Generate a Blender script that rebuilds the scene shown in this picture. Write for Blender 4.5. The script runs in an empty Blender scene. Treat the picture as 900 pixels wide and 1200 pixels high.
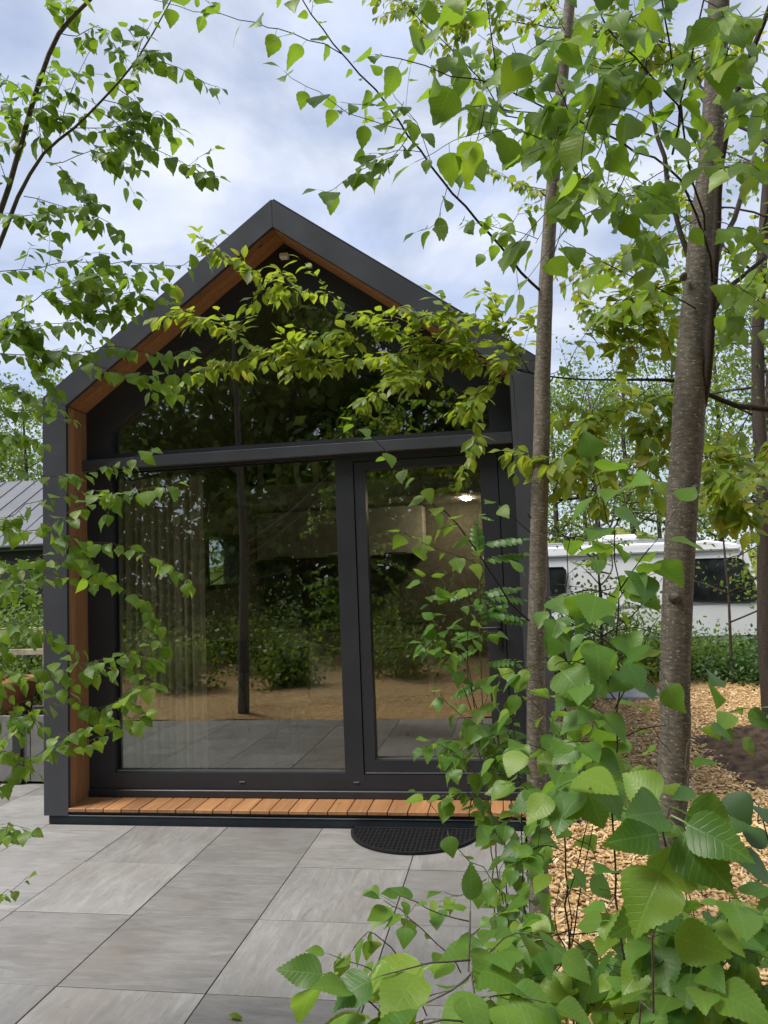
import bpy, math, random
import numpy as np
from mathutils import Vector, Matrix
random.seed(7); rng = np.random.default_rng(7)
R = math.radians
scene = bpy.context.scene
col = scene.collection

# ------------------------------------------------------------------ camera
F, PIT, ROL, YAW, CH, CD = 889.94, .0786, -.0393, .1585, 1.5255, 4.5953      # photo is 900 x 1200
CAM = Vector((0, -CD, CH))
FW = Vector((-math.sin(YAW)*math.cos(PIT), math.cos(YAW)*math.cos(PIT), math.sin(PIT)))
_rt = Vector((math.cos(YAW), math.sin(YAW), 0)); _up = _rt.cross(FW)
RT = _rt*math.cos(ROL) + _up*math.sin(ROL); UP = _up*math.cos(ROL) - _rt*math.sin(ROL)
cam = bpy.data.cameras.new('camera'); camo = bpy.data.objects.new('camera', cam); col.objects.link(camo)
cam.sensor_fit = 'VERTICAL'; cam.sensor_height = 24; cam.lens = F/1200*24; cam.clip_start = .05; cam.clip_end = 2000
M = Matrix((RT, UP, -FW)).transposed().to_4x4(); M.translation = CAM; camo.matrix_world = M
scene.camera = camo
def ray(x, y): return FW + RT*((x-450)/F) - UP*((y-600)/F)
def atd(x, y, D): return CAM + ray(x, y)*D
def aty(x, y, Y): v = ray(x, y); return CAM + v*((Y-CAM.y)/v.y)
def atz(x, y, Z=0.): v = ray(x, y); return CAM + v*((Z-CAM.z)/v.z)
def depth(P): return (Vector(P)-CAM).dot(FW)
def proj(P):
    v = Vector(P)-CAM; z = v.dot(FW); return (450+F*v.dot(RT)/z, 600-F*v.dot(UP)/z, z)

# ------------------------------------------------------------------ sky, sun, exposure
SUN_EL, SUN_AZ = R(58), R(242)          # azimuth from +Y towards +X
world = bpy.data.worlds.new('World'); scene.world = world; world.use_nodes = True
nt = world.node_tree; nt.nodes.clear()
N = nt.nodes.new; L = nt.links.new
sky = N('ShaderNodeTexSky'); sky.sky_type = 'NISHITA'; sky.sun_disc = False
sky.sun_elevation = SUN_EL; sky.sun_rotation = SUN_AZ; sky.air_density = 1.0; sky.dust_density = 1.0; sky.ozone_density = 1.5
tc = N('ShaderNodeTexCoord'); sep = N('ShaderNodeSeparateXYZ'); L(tc.outputs['Generated'], sep.inputs[0])
zz = N('ShaderNodeMath'); zz.operation = 'ADD'; zz.inputs[1].default_value = .22; L(sep.outputs[2], zz.inputs[0])
zm = N('ShaderNodeMath'); zm.operation = 'MAXIMUM'; zm.inputs[1].default_value = .05; L(zz.outputs[0], zm.inputs[0])
dx = N('ShaderNodeMath'); dx.operation = 'DIVIDE'; L(sep.outputs[0], dx.inputs[0]); L(zm.outputs[0], dx.inputs[1])
dy = N('ShaderNodeMath'); dy.operation = 'DIVIDE'; L(sep.outputs[1], dy.inputs[0]); L(zm.outputs[0], dy.inputs[1])
cmb = N('ShaderNodeCombineXYZ'); L(dx.outputs[0], cmb.inputs[0]); L(dy.outputs[0], cmb.inputs[1])
n1 = N('ShaderNodeTexNoise'); n1.inputs['Scale'].default_value = 2.1; n1.inputs['Detail'].default_value = 8; n1.inputs['Roughness'].default_value = .55; n1.inputs['Distortion'].default_value = .4
L(cmb.outputs[0], n1.inputs['Vector'])
cr = N('ShaderNodeValToRGB'); cr.color_ramp.elements[0].position = .30; cr.color_ramp.elements[1].position = .58
L(n1.outputs['Fac'], cr.inputs[0])
cov = N('ShaderNodeMapRange'); cov.inputs['To Min'].default_value = .30; cov.inputs['To Max'].default_value = .93; L(cr.outputs[0], cov.inputs[0])
n2 = N('ShaderNodeTexNoise'); n2.inputs['Scale'].default_value = 3.2; n2.inputs['Detail'].default_value = 6; L(cmb.outputs[0], n2.inputs['Vector'])
cc = N('ShaderNodeMix'); cc.data_type = 'RGBA'; cc.inputs['A'].default_value = (5.0, 5.75, 7.7, 1); cc.inputs['B'].default_value = (7.2, 7.5, 8.2, 1)
cr2 = N('ShaderNodeValToRGB'); cr2.color_ramp.elements[0].position = .36; cr2.color_ramp.elements[1].position = .66; L(n2.outputs['Fac'], cr2.inputs[0]); L(cr2.outputs[0], cc.inputs['Factor'])
mx = N('ShaderNodeMix'); mx.data_type = 'RGBA'
L(cov.outputs[0], mx.inputs['Factor']); L(sky.outputs[0], mx.inputs['A']); L(cc.outputs['Result'], mx.inputs['B'])
bg = N('ShaderNodeBackground'); bg.inputs['Strength'].default_value = .06; L(mx.outputs['Result'], bg.inputs['Color'])
wo = N('ShaderNodeOutputWorld'); L(bg.outputs[0], wo.inputs[0])
sl = bpy.data.lights.new('sun', 'SUN'); sl.energy = 2.2; sl.angle = R(22); sl.color = (1, .95, .87)
so = bpy.data.objects.new('sun', sl); col.objects.link(so)
sd = Vector((math.sin(SUN_AZ)*math.cos(SUN_EL), math.cos(SUN_AZ)*math.cos(SUN_EL), math.sin(SUN_EL)))
so.rotation_euler = sd.to_track_quat('Z', 'Y').to_euler(); so.location = (0, 0, 20)
scene.view_settings.view_transform = 'Standard'; scene.view_settings.look = 'None'
scene.view_settings.exposure = 1.18; scene.view_settings.gamma = 1; scene.view_settings.use_curve_mapping = False
scene.render.resolution_x = 768; scene.render.resolution_y = 1024
try:
    scene.cycles.max_bounces = 10; scene.cycles.transparent_max_bounces = 16; scene.cycles.caustics_reflective = False
except Exception: pass

# ------------------------------------------------------------------ materials
MAT = {}
class NT:
    def __init__(s, name):
        m = bpy.data.materials.new(name); m.use_nodes = True; MAT[name] = m; s.m = m
        s.t = m.node_tree; s.t.nodes.clear(); s.out = s.n('ShaderNodeOutputMaterial')
    def n(s, typ, **kw):
        x = s.t.nodes.new(typ)
        for k, v in kw.items(): setattr(x, k, v)
        return x
    def l(s, a, b): s.t.links.new(a, b)
    def setv(s, sock, v):
        if hasattr(v, 'is_output') or isinstance(v, bpy.types.NodeSocket): s.l(v, sock)
        else: sock.default_value = v
    def noise(s, vec, scale, detail=4, rough=.55, dist=0):
        x = s.n('ShaderNodeTexNoise'); x.inputs['Scale'].default_value = scale; x.inputs['Detail'].default_value = detail
        x.inputs['Roughness'].default_value = rough; x.inputs['Distortion'].default_value = dist
        if vec is not None: s.l(vec, x.inputs['Vector'])
        return x.outputs['Fac']
    def mapping(s, vec, scale=(1,1,1), loc=(0,0,0), rot=(0,0,0)):
        x = s.n('ShaderNodeMapping'); s.l(vec, x.inputs[0]); s.setv(x.inputs['Location'], loc); s.setv(x.inputs['Rotation'], rot); s.setv(x.inputs['Scale'], scale)
        return x.outputs[0]
    def ramp(s, fac, stops):
        x = s.n('ShaderNodeValToRGB'); e = x.color_ramp.elements
        while len(e) < len(stops): e.new(.5)
        for q, (p, c) in zip(e, stops): q.position = p; q.color = (c if len(c) == 4 else (*c, 1)) if hasattr(c, '__len__') else (c, c, c, 1)
        s.l(fac, x.inputs[0]); return x.outputs[0]
    def mix(s, fac, a, b, mode='MIX'):
        x = s.n('ShaderNodeMix', data_type='RGBA', blend_type=mode)
        s.setv(x.inputs['Factor'], fac)
        for k, v in (('A', a), ('B', b)):
            s.setv(x.inputs[k], v if not (isinstance(v, tuple) and len(v) == 3) else (*v, 1))
        return x.outputs['Result']
    def math(s, op, a, b=0.):
        x = s.n('ShaderNodeMath', operation=op); s.setv(x.inputs[0], a); s.setv(x.inputs[1], b); return x.outputs[0]
    def bump(s, h, strength=.3, dist=.01):
        x = s.n('ShaderNodeBump'); x.inputs['Strength'].default_value = strength; x.inputs['Distance'].default_value = dist; s.l(h, x.inputs['Height']); return x.outputs[0]
    def bsdf(s, color, rough=.5, metal=0, spec=.5, normal=None, emis=None, es=0):
        x = s.n('ShaderNodeBsdfPrincipled'); s.setv(x.inputs['Base Color'], color if not (isinstance(color, tuple) and len(color) == 3) else (*color, 1))
        s.setv(x.inputs['Roughness'], rough); x.inputs['Metallic'].default_value = metal; x.inputs['Specular IOR Level'].default_value = spec
        if normal is not None: s.l(normal, x.inputs['Normal'])
        if emis: x.inputs['Emission Color'].default_value = (*emis, 1); x.inputs['Emission Strength'].default_value = es
        s.l(x.outputs[0], s.out.inputs[0]); return x
    def obj(s): return s.n('ShaderNodeTexCoord').outputs['Object']
    def uv(s): return s.n('ShaderNodeTexCoord').outputs['UV']
    def orand(s): return s.n('ShaderNodeObjectInfo').outputs['Random']
    def pos(s): return s.n('ShaderNodeNewGeometry').outputs['Position']

def plain(name, c, rough=.5, metal=0, spec=.5, var=.12, scale=6, bump=0):
    t = NT(name); v = t.obj(); f = t.noise(v, scale, 6)
    lo = tuple(x*(1-var) for x in c); hi = tuple(min(1, x*(1+var)) for x in c)
    colr = t.ramp(f, [(.3, lo), (.7, hi)])
    rr = t.math('MULTIPLY_ADD', t.noise(v, scale*2.3, 3), .18); rr.node.inputs[2].default_value = rough-.09
    t.bsdf(colr, rr, metal, spec, t.bump(t.noise(v, scale*25, 3), bump, .002) if bump else None)
plain('anthracite', (.050, .053, .063), .36, 0, .5, .2, 2.5, .05)
plain('anthracite_frame', (.026, .028, .034), .42, 0, .4, .15, 3, .04)
plain('gasket', (.006, .006, .007), .7, 0, .3)
plain('drip_metal', (.30, .32, .35), .3, .8)
plain('plinth', (.018, .024, .03), .55, 0, .3, .3, 5)
plain('white_paint', (.75, .75, .73), .4)
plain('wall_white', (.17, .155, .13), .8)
plain('cabinet', (.70, .71, .65), .45)
plain('worktop', (.03, .03, .03), .35)
plain('black_metal', (.012, .012, .013), .4)
plain('rubber', (.010, .010, .011), .75, 0, .25, .4, 40, .3)
plain('van_white', (.74, .75, .76), .25, 0, .5, .05, 3)
plain('van_grey', (.32, .33, .34), .4)
plain('tyre', (.012, .012, .012), .8)
plain('roof_grey', (.135, .14, .155), .45, 0, .5, .12, 2)
plain('dark_wall', (.03, .032, .035), .6)
plain('terracotta', (.30, .12, .07), .75, 0, .3, .25, 14, .2)
plain('soil', (.075, .052, .036), .95, 0, .2, .6, 14, 1.0)
plain('planter_grey', (.20, .20, .195), .7, 0, .3, .25, 9, .2)
plain('stone_slab', (.30, .30, .31), .8, 0, .3, .2, 12, .3)
plain('stool_wood', (.72, .56, .24), .5)
plain('rotten_log', (.045, .035, .028), .95, 0, .2, .6, 7, 1.0)
plain('pale_timber', (.42, .36, .27), .8, 0, .3, .25, 9, .3)
plain('loft_white', (.62, .62, .58), .6)

def wood(name, dark, light, axis, gray=.0):
    t = NT(name); v = t.obj(); r = t.orand()
    sc = [55, 55, 55]; sc[axis] = 2.2
    off = t.n('ShaderNodeCombineXYZ'); t.l(t.math('MULTIPLY', r, 37.), off.inputs[0]); t.l(t.math('MULTIPLY', r, 19.), off.inputs[1]); t.l(t.math('MULTIPLY', r, 11.), off.inputs[2])
    vv = t.mapping(v, tuple(sc), off.outputs[0])
    g = t.noise(vv, 1.0, 6, .6, .8)
    sc2 = [9, 9, 9]; sc2[axis] = .9
    g2 = t.noise(t.mapping(v, tuple(sc2), off.outputs[0]), 1.3, 3, .5, .5)
    c = t.ramp(g, [(.25, dark), (.75, light)])
    c = t.mix(t.math('MULTIPLY', g2, .6), c, tuple(x*.62 for x in dark))
    # knots
    vo = t.n('ShaderNodeTexVoronoi'); sc3 = [7, 7, 7]; sc3[axis] = 3.0; t.l(t.mapping(v, tuple(sc3), off.outputs[0]), vo.inputs['Vector']); vo.inputs['Scale'].default_value = 1.
    c = t.mix(t.ramp(vo.outputs['Distance'], [(.05, .75), (.13, 0.)]), c, tuple(x*.3 for x in dark))
    hv = t.n('ShaderNodeHueSaturation'); t.l(c, hv.inputs['Color']); t.l(t.math('MULTIPLY_ADD', r, .5), hv.inputs['Value'])
    hv.inputs['Value'].links[0].from_node.inputs[2].default_value = .75; hv.inputs['Saturation'].default_value = 1-gray
    t.bsdf(hv.outputs[0], .58, 0, .35, t.bump(g, .25, .002))
for ax, nm in ((0, 'x'), (1, 'y'), (2, 'z')):
    wood('thermo_wood_'+nm, (.27, .125, .05), (.52, .27, .12), ax)

def tile_mat():
    t = NT('porcelain_tile'); v = t.obj(); r = t.orand()
    rot = t.n('ShaderNodeCombineXYZ'); t.l(t.math('MULTIPLY', t.math('ROUND', t.math('MULTIPLY', r, 3.)), 1.5708), rot.inputs[2])
    off = t.n('ShaderNodeCombineXYZ'); t.l(t.math('MULTIPLY', r, 91.), off.inputs[0]); t.l(t.math('MULTIPLY', r, 57.), off.inputs[1])
    vr = t.mapping(v, (1,1,1), off.outputs[0], rot.outputs[0])
    streak = t.noise(t.mapping(vr, (4, 24, 5)), 1.0, 10, .74, 1.0)
    fine = t.noise(t.mapping(vr, (18, 120, 18)), 1.0, 5, .7)
    cloud = t.noise(vr, 3.0, 5, .6)
    c = t.ramp(cloud, [(.3, (.20, .193, .185)), (.7, (.285, .275, .263))])
    c = t.mix(t.ramp(streak, [(.47, 0.), (.75, .6)]), c, (.40, .39, .375))
    c = t.mix(t.ramp(streak, [(.26, .65), (.43, 0.)]), c, (.14, .135, .13))
    c = t.mix(t.ramp(fine, [(.54, 0.), (.68, .5)]), c, (.12, .12, .12))
    brown = t.noise(t.mapping(t.pos(), (1.6, 1.6, 1)), 1.0, 4)
    c = t.mix(t.ramp(brown, [(.50, 0.), (.75, .5)]), c, (.20, .165, .13))
    sp = t.noise(t.pos(), 22, 3, .5); c = t.mix(t.ramp(sp, [(.70, 0.), (.76, .55)]), c, (.14, .12, .10))
    hv = t.n('ShaderNodeHueSaturation'); t.l(c, hv.inputs['Color']); q = t.math('MULTIPLY_ADD', t.math('FRACT', t.math('MULTIPLY', r, 7.3)), .34); q.node.inputs[2].default_value = .76; t.l(q, hv.inputs['Value'])
    t.bsdf(hv.outputs[0], t.ramp(streak, [(.3, .38), (.7, .55)]), 0, .45, t.bump(streak, .08, .002))
tile_mat()
def glass_mat():
    t = NT('window_glass'); lw_ = t.n('ShaderNodeLayerWeight'); lw_.inputs['Blend'].default_value = .5; fr = t.math('MULTIPLY_ADD', t.math('POWER', lw_.outputs['Facing'], 4.), .88); fr.node.inputs[2].default_value = .155
    tr = t.n('ShaderNodeBsdfTransparent'); tr.inputs[0].default_value = (.88, .91, .885, 1)
    gl = t.n('ShaderNodeBsdfGlossy'); gl.inputs['Roughness'].default_value = .0; gl.inputs['Color'].default_value = (.95, .97, .95, 1)
    wv = t.noise(t.obj(), .9, 1); t.l(t.bump(wv, .012, .05), gl.inputs['Normal'])
    mx = t.n('ShaderNodeMixShader'); t.l(fr, mx.inputs[0]); t.l(tr.outputs[0], mx.inputs[1]); t.l(gl.outputs[0], mx.inputs[2]); t.l(mx.outputs[0], t.out.inputs[0])
glass_mat()
def van_glass():
    t = NT('van_glass'); t.bsdf(t.ramp(t.noise(t.obj(), 1.5, 2), [(.4, (.008, .009, .01)), (.7, (.03, .033, .036))]), .05, 0, .6)
van_glass()
def lamp_mat():
    t = NT('lamp_glow'); t.bsdf((1, .8, .5), .5, 0, .5, None, (1, .78, .52), 75.)
lamp_mat()
def curtain_mat():
    t = NT('curtain_fabric'); v = t.obj()
    w = t.noise(t.mapping(v, (300, 300, 40)), 1., 2); c = t.ramp(w, [(.3, (.58, .47, .38)), (.7, (.72, .60, .50))])
    b = t.bsdf(c, .9, 0, .1, t.bump(w, .2, .001))
    tr = t.n('ShaderNodeBsdfTranslucent'); tr.inputs[0].default_value = (.5, .4, .33, 1); mx = t.n('ShaderNodeMixShader'); mx.inputs[0].default_value = .35
    t.l(b.outputs[0], mx.inputs[1]); t.l(tr.outputs[0], mx.inputs[2]); t.l(mx.outputs[0], t.out.inputs[0])
curtain_mat()
def leaf_mat(name, dark, light, yellow, trans, tcol, spec=.4, odd=None, veins=True, hue=.03):
    t = NT(name); r = t.orand(); isl = t.n('ShaderNodeNewGeometry').outputs['Random Per Island']
    rr = t.math('FRACT', t.math('ADD', r, isl)); r2 = t.math('FRACT', t.math('MULTIPLY', rr, 17.37)); r3 = t.math('FRACT', t.math('MULTIPLY', rr, 53.1))
    c = t.mix(rr, dark, light); c = t.mix(t.ramp(r2, [(.72, 0.), (1., .8)]), c, yellow)
    if odd: c = t.mix(t.ramp(r3, [(.91, 0.), (.99, .7)]), c, odd)
    nb = t.noise(t.obj(), 45, 3); c = t.mix(t.ramp(nb, [(.35, .22), (.6, 0.)]), c, tuple(x*.6 for x in dark))
    nrm = None
    if veins:
        u = t.n('ShaderNodeSeparateXYZ'); t.l(t.uv(), u.inputs[0])
        au = t.math('ABSOLUTE', u.outputs[0]); k = t.math('SUBTRACT', t.math('MULTIPLY', u.outputs[1], 1.), t.math('MULTIPLY', au, .62))
        w = t.math('ABSOLUTE', t.math('SUBTRACT', t.math('FRACT', t.math('MULTIPLY', k, 9.)), .5))
        side = t.ramp(w, [(0., 1.), (.13, 0.)]); mid = t.ramp(au, [(.008, 1.), (.025, 0.)])
        vein = t.math('MAXIMUM', side, mid)
        c = t.mix(t.math('MULTIPLY', vein, .17), c, tuple(min(1, x*1.7+.02) for x in light))
        nrm = t.bump(t.math('SUBTRACT', 1., vein), .22, .0012)
    b = t.n('ShaderNodeBsdfPrincipled'); t.l(c, b.inputs['Base Color']); b.inputs['Roughness'].default_value = .42; b.inputs['Specular IOR Level'].default_value = spec
    if nrm is not None: t.l(nrm, b.inputs['Normal'])
    tl = t.n('ShaderNodeBsdfTranslucent'); t.l(t.mix(.5, t.mix(1., c, (2.2, 2.0, 1.2), 'MULTIPLY'), tcol), tl.inputs[0])
    mx = t.n('ShaderNodeMixShader'); mx.inputs[0].default_value = trans; t.l(b.outputs[0], mx.inputs[1]); t.l(tl.outputs[0], mx.inputs[2]); t.l(mx.outputs[0], t.out.inputs[0])
leaf_mat('birch_leaf', (.07, .145, .022), (.145, .255, .034), (.22, .32, .03), .48, (.29, .46, .025))
leaf_mat('young_birch_leaf', (.045, .12, .022), (.12, .24, .038), (.21, .31, .03), .44, (.25, .43, .03))
leaf_mat('cherry_leaf', (.10, .18, .028), (.20, .295, .035), (.34, .36, .04), .5, (.42, .50, .03), odd=(.26, .17, .045))
leaf_mat('rowan_leaf', (.06, .15, .03), (.105, .22, .04), (.12, .25, .04), .38, (.14, .34, .04), veins=False)
leaf_mat('far_foliage', (.085, .15, .025), (.15, .24, .04), (.22, .28, .045), .42, (.26, .38, .04), veins=False)
leaf_mat('wood_foliage', (.10, .16, .035), (.18, .26, .06), (.28, .31, .08), .5, (.2, .28, .05), veins=False)
leaf_mat('shrub_foliage', (.04, .095, .028), (.075, .16, .04), (.11, .19, .035), .3, (.12, .24, .04), veins=False)
def bark(name, dark, mid, light, lent=1.0):
    t = NT(name); u = t.uv()
    rings = t.noise(t.mapping(u, (1.1, 95, 1)), 1., 5, .7, .25); big = t.noise(t.mapping(u, (2, 5, 1)), 1., 4)
    c = t.ramp(rings, [(.32, dark), (.55, mid), (.74, light)])
    c = t.mix(t.ramp(big, [(.35, .55), (.65, 0.)]), c, dark)
    le = t.noise(t.mapping(u, (2.4, 190, 1), (3, 7, 0)), 1., 2, .5)
    c = t.mix(t.ramp(le, [(.62, 0.), (.69, .75*lent)]), c, tuple(min(1, x*1.7) for x in light))
    moss = t.noise(t.mapping(u, (3, 9, 1), (9, 1, 0)), 1., 5)
    c = t.mix(t.ramp(moss, [(.6, 0.), (.78, .35)]), c, (.09, .10, .045))
    t.bsdf(c, .8, 0, .25, t.bump(rings, .5, .004))
bark('birch_bark', (.052, .046, .038), (.13, .112, .09), (.23, .205, .17))
bark('pale_bark', (.085, .074, .06), (.195, .17, .137), (.31, .28, .235))
bark('dark_twig', (.02, .014, .011), (.04, .028, .02), (.06, .045, .032), .2)
bark('brown_twig', (.06, .05, .044), (.11, .092, .08), (.16, .14, .12), .3)
bark('green_twig', (.06, .06, .035), (.10, .10, .055), (.15, .14, .08), .2)
bark('far_bark', (.035, .028, .022), (.075, .06, .048), (.12, .10, .08), .3)
def chip_mat():
    t = NT('wood_chip'); isl = t.n('ShaderNodeNewGeometry').outputs['Random Per Island']
    c = t.ramp(isl, [(0., (.30, .16, .06)), (.1, (.56, .36, .16)), (.5, (.74, .53, .27)), (.85, (.83, .65, .38)), (1., (.88, .76, .52))])
    c = t.mix(t.math('MULTIPLY', t.noise(t.pos(), 220, 2), .5), c, (.34, .19, .085))
    t.bsdf(c, .85, 0, .2)
    t = NT('chip_bed'); p = t.pos(); vo = t.n('ShaderNodeTexVoronoi'); t.l(t.mapping(p, (26, 60, 30), (0, 0, 0), (0, 0, .6)), vo.inputs['Vector']); vo.inputs['Scale'].default_value = 1.; 
    c = t.ramp(t.noise(vo.outputs['Color'], 3, 1), [(.25, (.30, .16, .065)), (.45, (.55, .36, .17)), (.7, (.74, .53, .28))])
    c = t.mix(t.ramp(vo.outputs['Distance'], [(.3, 0.), (.75, .7)]), c, (.10, .05, .025))
    c = t.mix(t.ramp(t.noise(p, .9, 4), [(.55, 0.), (.75, .5)]), c, (.13, .075, .04))
    t.bsdf(c, .9, 0, .15, t.bump(vo.outputs['Distance'], .6, .02))
chip_mat()
def ground_mat():
    t = NT('rough_ground'); p = t.pos(); g = t.noise(p, .35, 6); h = t.noise(p, 9, 5)
    c = t.ramp(h, [(.3, (.04, .07, .018)), (.7, (.10, .14, .04))]); c = t.mix(t.ramp(g, [(.5, 0.), (.65, .8)]), c, (.11, .085, .05))
    t.bsdf(c, .95, 0, .1, t.bump(h, .8, .05))
    t = NT('bank_grass'); p = t.pos(); h = t.noise(p, 3.5, 6, .65); c = t.ramp(h, [(.3, (.10, .13, .03)), (.7, (.24, .25, .06))]); t.bsdf(c, .95, 0, .1, t.bump(h, .8, .1))
    t = NT('sand_joint'); t.bsdf(t.ramp(t.noise(t.pos(), 60, 3), [(.3, (.03, .03, .028)), (.7, (.08, .075, .07))]), .95, 0, .1)
ground_mat()

# ------------------------------------------------------------------ object helpers
WL = {}      # world location of every object
def wl(o): return WL[o.name] if o is not None else Vector((0, 0, 0))
def link(o, parent, loc_world):
    col.objects.link(o); loc_world = Vector(loc_world)
    o.location = loc_world - wl(parent)
    if parent is not None: o.parent = parent
    WL[o.name] = loc_world
    return o
def tag(o, label=None, cat=None, group=None, kind=None):
    if label: o['label'] = label
    if cat: o['category'] = cat
    if group: o['group'] = group
    if kind: o['kind'] = kind
    return o
def thing(name, label, cat, loc, group=None):
    o = bpy.data.objects.new(name, None); o.empty_display_size = .1
    link(o, None, loc); return tag(o, label, cat, group)
def raw_mesh(name, V, Fc, mat, uv=None, smooth=True):
    me = bpy.data.meshes.new(name); me.from_pydata([tuple(v) for v in V], [], Fc)
    if uv is not None:
        ul = me.uv_layers.new(name='UVMap'); idx = np.zeros(len(me.loops), dtype=np.int32); me.loops.foreach_get('vertex_index', idx)
        ul.data.foreach_set('uv', np.asarray(uv, dtype=np.float32)[idx].ravel())
    me.materials.append(MAT[mat])
    me.polygons.foreach_set('use_smooth', [smooth]*len(me.polygons)); me.update(); return me
def np_mesh(name, V, Fq, mat, uv=None, smooth=False):
    """V (n,3), Fq (m,k) all faces with k corners"""
    V = np.asarray(V, dtype=np.float32); Fq = np.asarray(Fq, dtype=np.int32); k = Fq.shape[1]
    me = bpy.data.meshes.new(name); me.vertices.add(len(V)); me.vertices.foreach_set('co', V.ravel())
    me.loops.add(Fq.size); me.loops.foreach_set('vertex_index', Fq.ravel())
    me.polygons.add(len(Fq)); me.polygons.foreach_set('loop_start', np.arange(len(Fq), dtype=np.int32)*k)
    if uv is not None:
        ul = me.uv_layers.new(name='UVMap'); ul.data.foreach_set('uv', np.asarray(uv, dtype=np.float32)[Fq.ravel()].ravel())
    me.materials.append(MAT[mat]); me.update(calc_edges=True)
    me.polygons.foreach_set('use_smooth', np.full(len(Fq), smooth)); return me

class MB:
    def __init__(s): s.v = []; s.f = []; s.uv = []
    def add(s, V, Fc, uv=None):
        b = len(s.v); s.v += [Vector(x) for x in V]; s.f += [tuple(i+b for i in q) for q in Fc]; s.uv += uv if uv else [(0, 0)]*len(V); return s
    def box(s, x0, x1, y0, y1, z0, z1, bev=0.):
        if bev <= 0:
            V = [(x, y, z) for z in (z0, z1) for y in (y0, y1) for x in (x0, x1)]
            return s.add(V, [(0,2,3,1), (4,5,7,6), (0,1,5,4), (2,6,7,3), (0,4,6,2), (1,3,7,5)])
        b = min(bev, (x1-x0)*.45, (y1-y0)*.45, (z1-z0)*.45)      # chamfered box
        V = []; idx = {}
        for sx in (0, 1):
            for sy in (0, 1):
                for sz in (0, 1):
                    c = ((x0, x1)[sx], (y0, y1)[sy], (z0, z1)[sz]); d = (1-2*sx, 1-2*sy, 1-2*sz)
                    for a in range(3):      # vertex that stays on face a
                        p = [c[i]+(d[i]*b if i != a else 0) for i in range(3)]; idx[(sx, sy, sz, a)] = len(V); V.append(p)
        Fc = []
        for a in range(3):
            o = [i for i in range(3) if i != a]
            for sg in (0, 1):
                q = []
                for (u, w) in ((0,0), (1,0), (1,1), (0,1)):
                    k = [0, 0, 0]; k[a] = sg; k[o[0]] = u; k[o[1]] = w; q.append(idx[(*k, a)])
                Fc.append(tuple(q))
        for a in range(3):
            o = [i for i in range(3) if i != a]
            for u in (0, 1):
                for w in (0, 1):
                    k0 = [0, 0, 0]; k0[o[0]] = u; k0[o[1]] = w; k1 = list(k0); k1[a] = 1
                    Fc.append((idx[(*k0, o[0])], idx[(*k1, o[0])], idx[(*k1, o[1])], idx[(*k0, o[1])]))
        for sx in (0, 1):
            for sy in (0, 1):
                for sz in (0, 1): Fc.append(tuple(idx[(sx, sy, sz, a)] for a in range(3)))
        return s.add(V, Fc)
    def prism_y(s, P, y0, y1):       # polygon in XZ extruded along Y
        n = len(P); V = [(x, y0, z) for x, z in P] + [(x, y1, z) for x, z in P]
        return s.add(V, [tuple(range(n)), tuple(range(2*n-1, n-1, -1))] + [(i, i+n, (i+1) % n+n, (i+1) % n) for i in range(n)])
    def prism_z(s, P, z0, z1):
        n = len(P); V = [(x, y, z0) for x, y in P] + [(x, y, z1) for x, y in P]
        return s.add(V, [tuple(range(n-1, -1, -1)), tuple(range(n, 2*n))] + [(i, (i+1) % n, (i+1) % n+n, i+n) for i in range(n)])
    def lathe(s, c, prof, n=20):     # prof: (r, z)
        V = []; m = len(prof)
        for r, z in prof:
            for i in range(n): a = 2*math.pi*i/n; V.append((c[0]+r*math.cos(a), c[1]+r*math.sin(a), c[2]+z))
        Fc = [(j*n+i, j*n+(i+1) % n, (j+1)*n+(i+1) % n, (j+1)*n+i) for j in range(m-1) for i in range(n)]
        Fc += [tuple(range(n-1, -1, -1)), tuple(range((m-1)*n, m*n))]
        return s.add(V, Fc)
    def tube(s, P, rad, n=6, jit=0., cap=True):
        P = [Vector(p) for p in P]; m = len(P); V = []; uv = []; Ln = 0
        up = Vector((.31, .87, .2)).normalized(); prev = None
        for i, p in enumerate(P):
            t = (P[min(i+1, m-1)]-P[max(i-1, 0)]).normalized()
            if prev is None: a = t.cross(up); a = a.normalized() if a.length > 1e-4 else t.orthogonal().normalized()
            else: a = (prev - t*prev.dot(t)).normalized()
            prev = a; b = t.cross(a); Ln += (P[i]-P[i-1]).length if i else 0; r = rad[i]
            for k in range(n+1):
                an = 2*math.pi*(k % n)/n; q = r*(1+jit*math.sin(3*an+i*1.7)*.6+jit*math.sin(i*2.9+an))
                V.append(p + a*(q*math.cos(an)) + b*(q*math.sin(an))); uv.append((k/n*max(1, 2*round(math.pi*rad[0]/.05)), Ln))
        w = n+1
        Fc = [(j*w+i, j*w+i+1, (j+1)*w+i+1, (j+1)*w+i) for j in range(m-1) for i in range(n)]
        if cap: Fc += [tuple(range(n-1, -1, -1)), tuple(range((m-1)*w, (m-1)*w+n))]
        return s.add(V, Fc, uv)
    def bar(s, a, b, r, n=6): return s.tube([a, b], [r, r], n)
    def build(s, name, mat, parent=None, smooth=False, label=None, cat=None, group=None, kind=None, origin=None):
        V = np.array([tuple(v) for v in s.v]); mn, mxx = V.min(0), V.max(0)
        o0 = Vector(origin) if origin is not None else (Vector(((mn[0]+mxx[0])/2, (mn[1]+mxx[1])/2, mn[2])))
        me = raw_mesh(name, V-np.array(o0), s.f, mat, s.uv, smooth)
        o = bpy.data.objects.new(name, me); link(o, parent, o0); return tag(o, label, cat, group, kind)
def box(name, mat, parent, *a, **k):
    b = k.pop('bev', 0.); return MB().box(*a, bev=b).build(name, mat, parent, **k)
def shared(name, me, parent, loc, mat3=None):
    o = bpy.data.objects.new(name, me); link(o, parent, loc)
    return o

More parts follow.
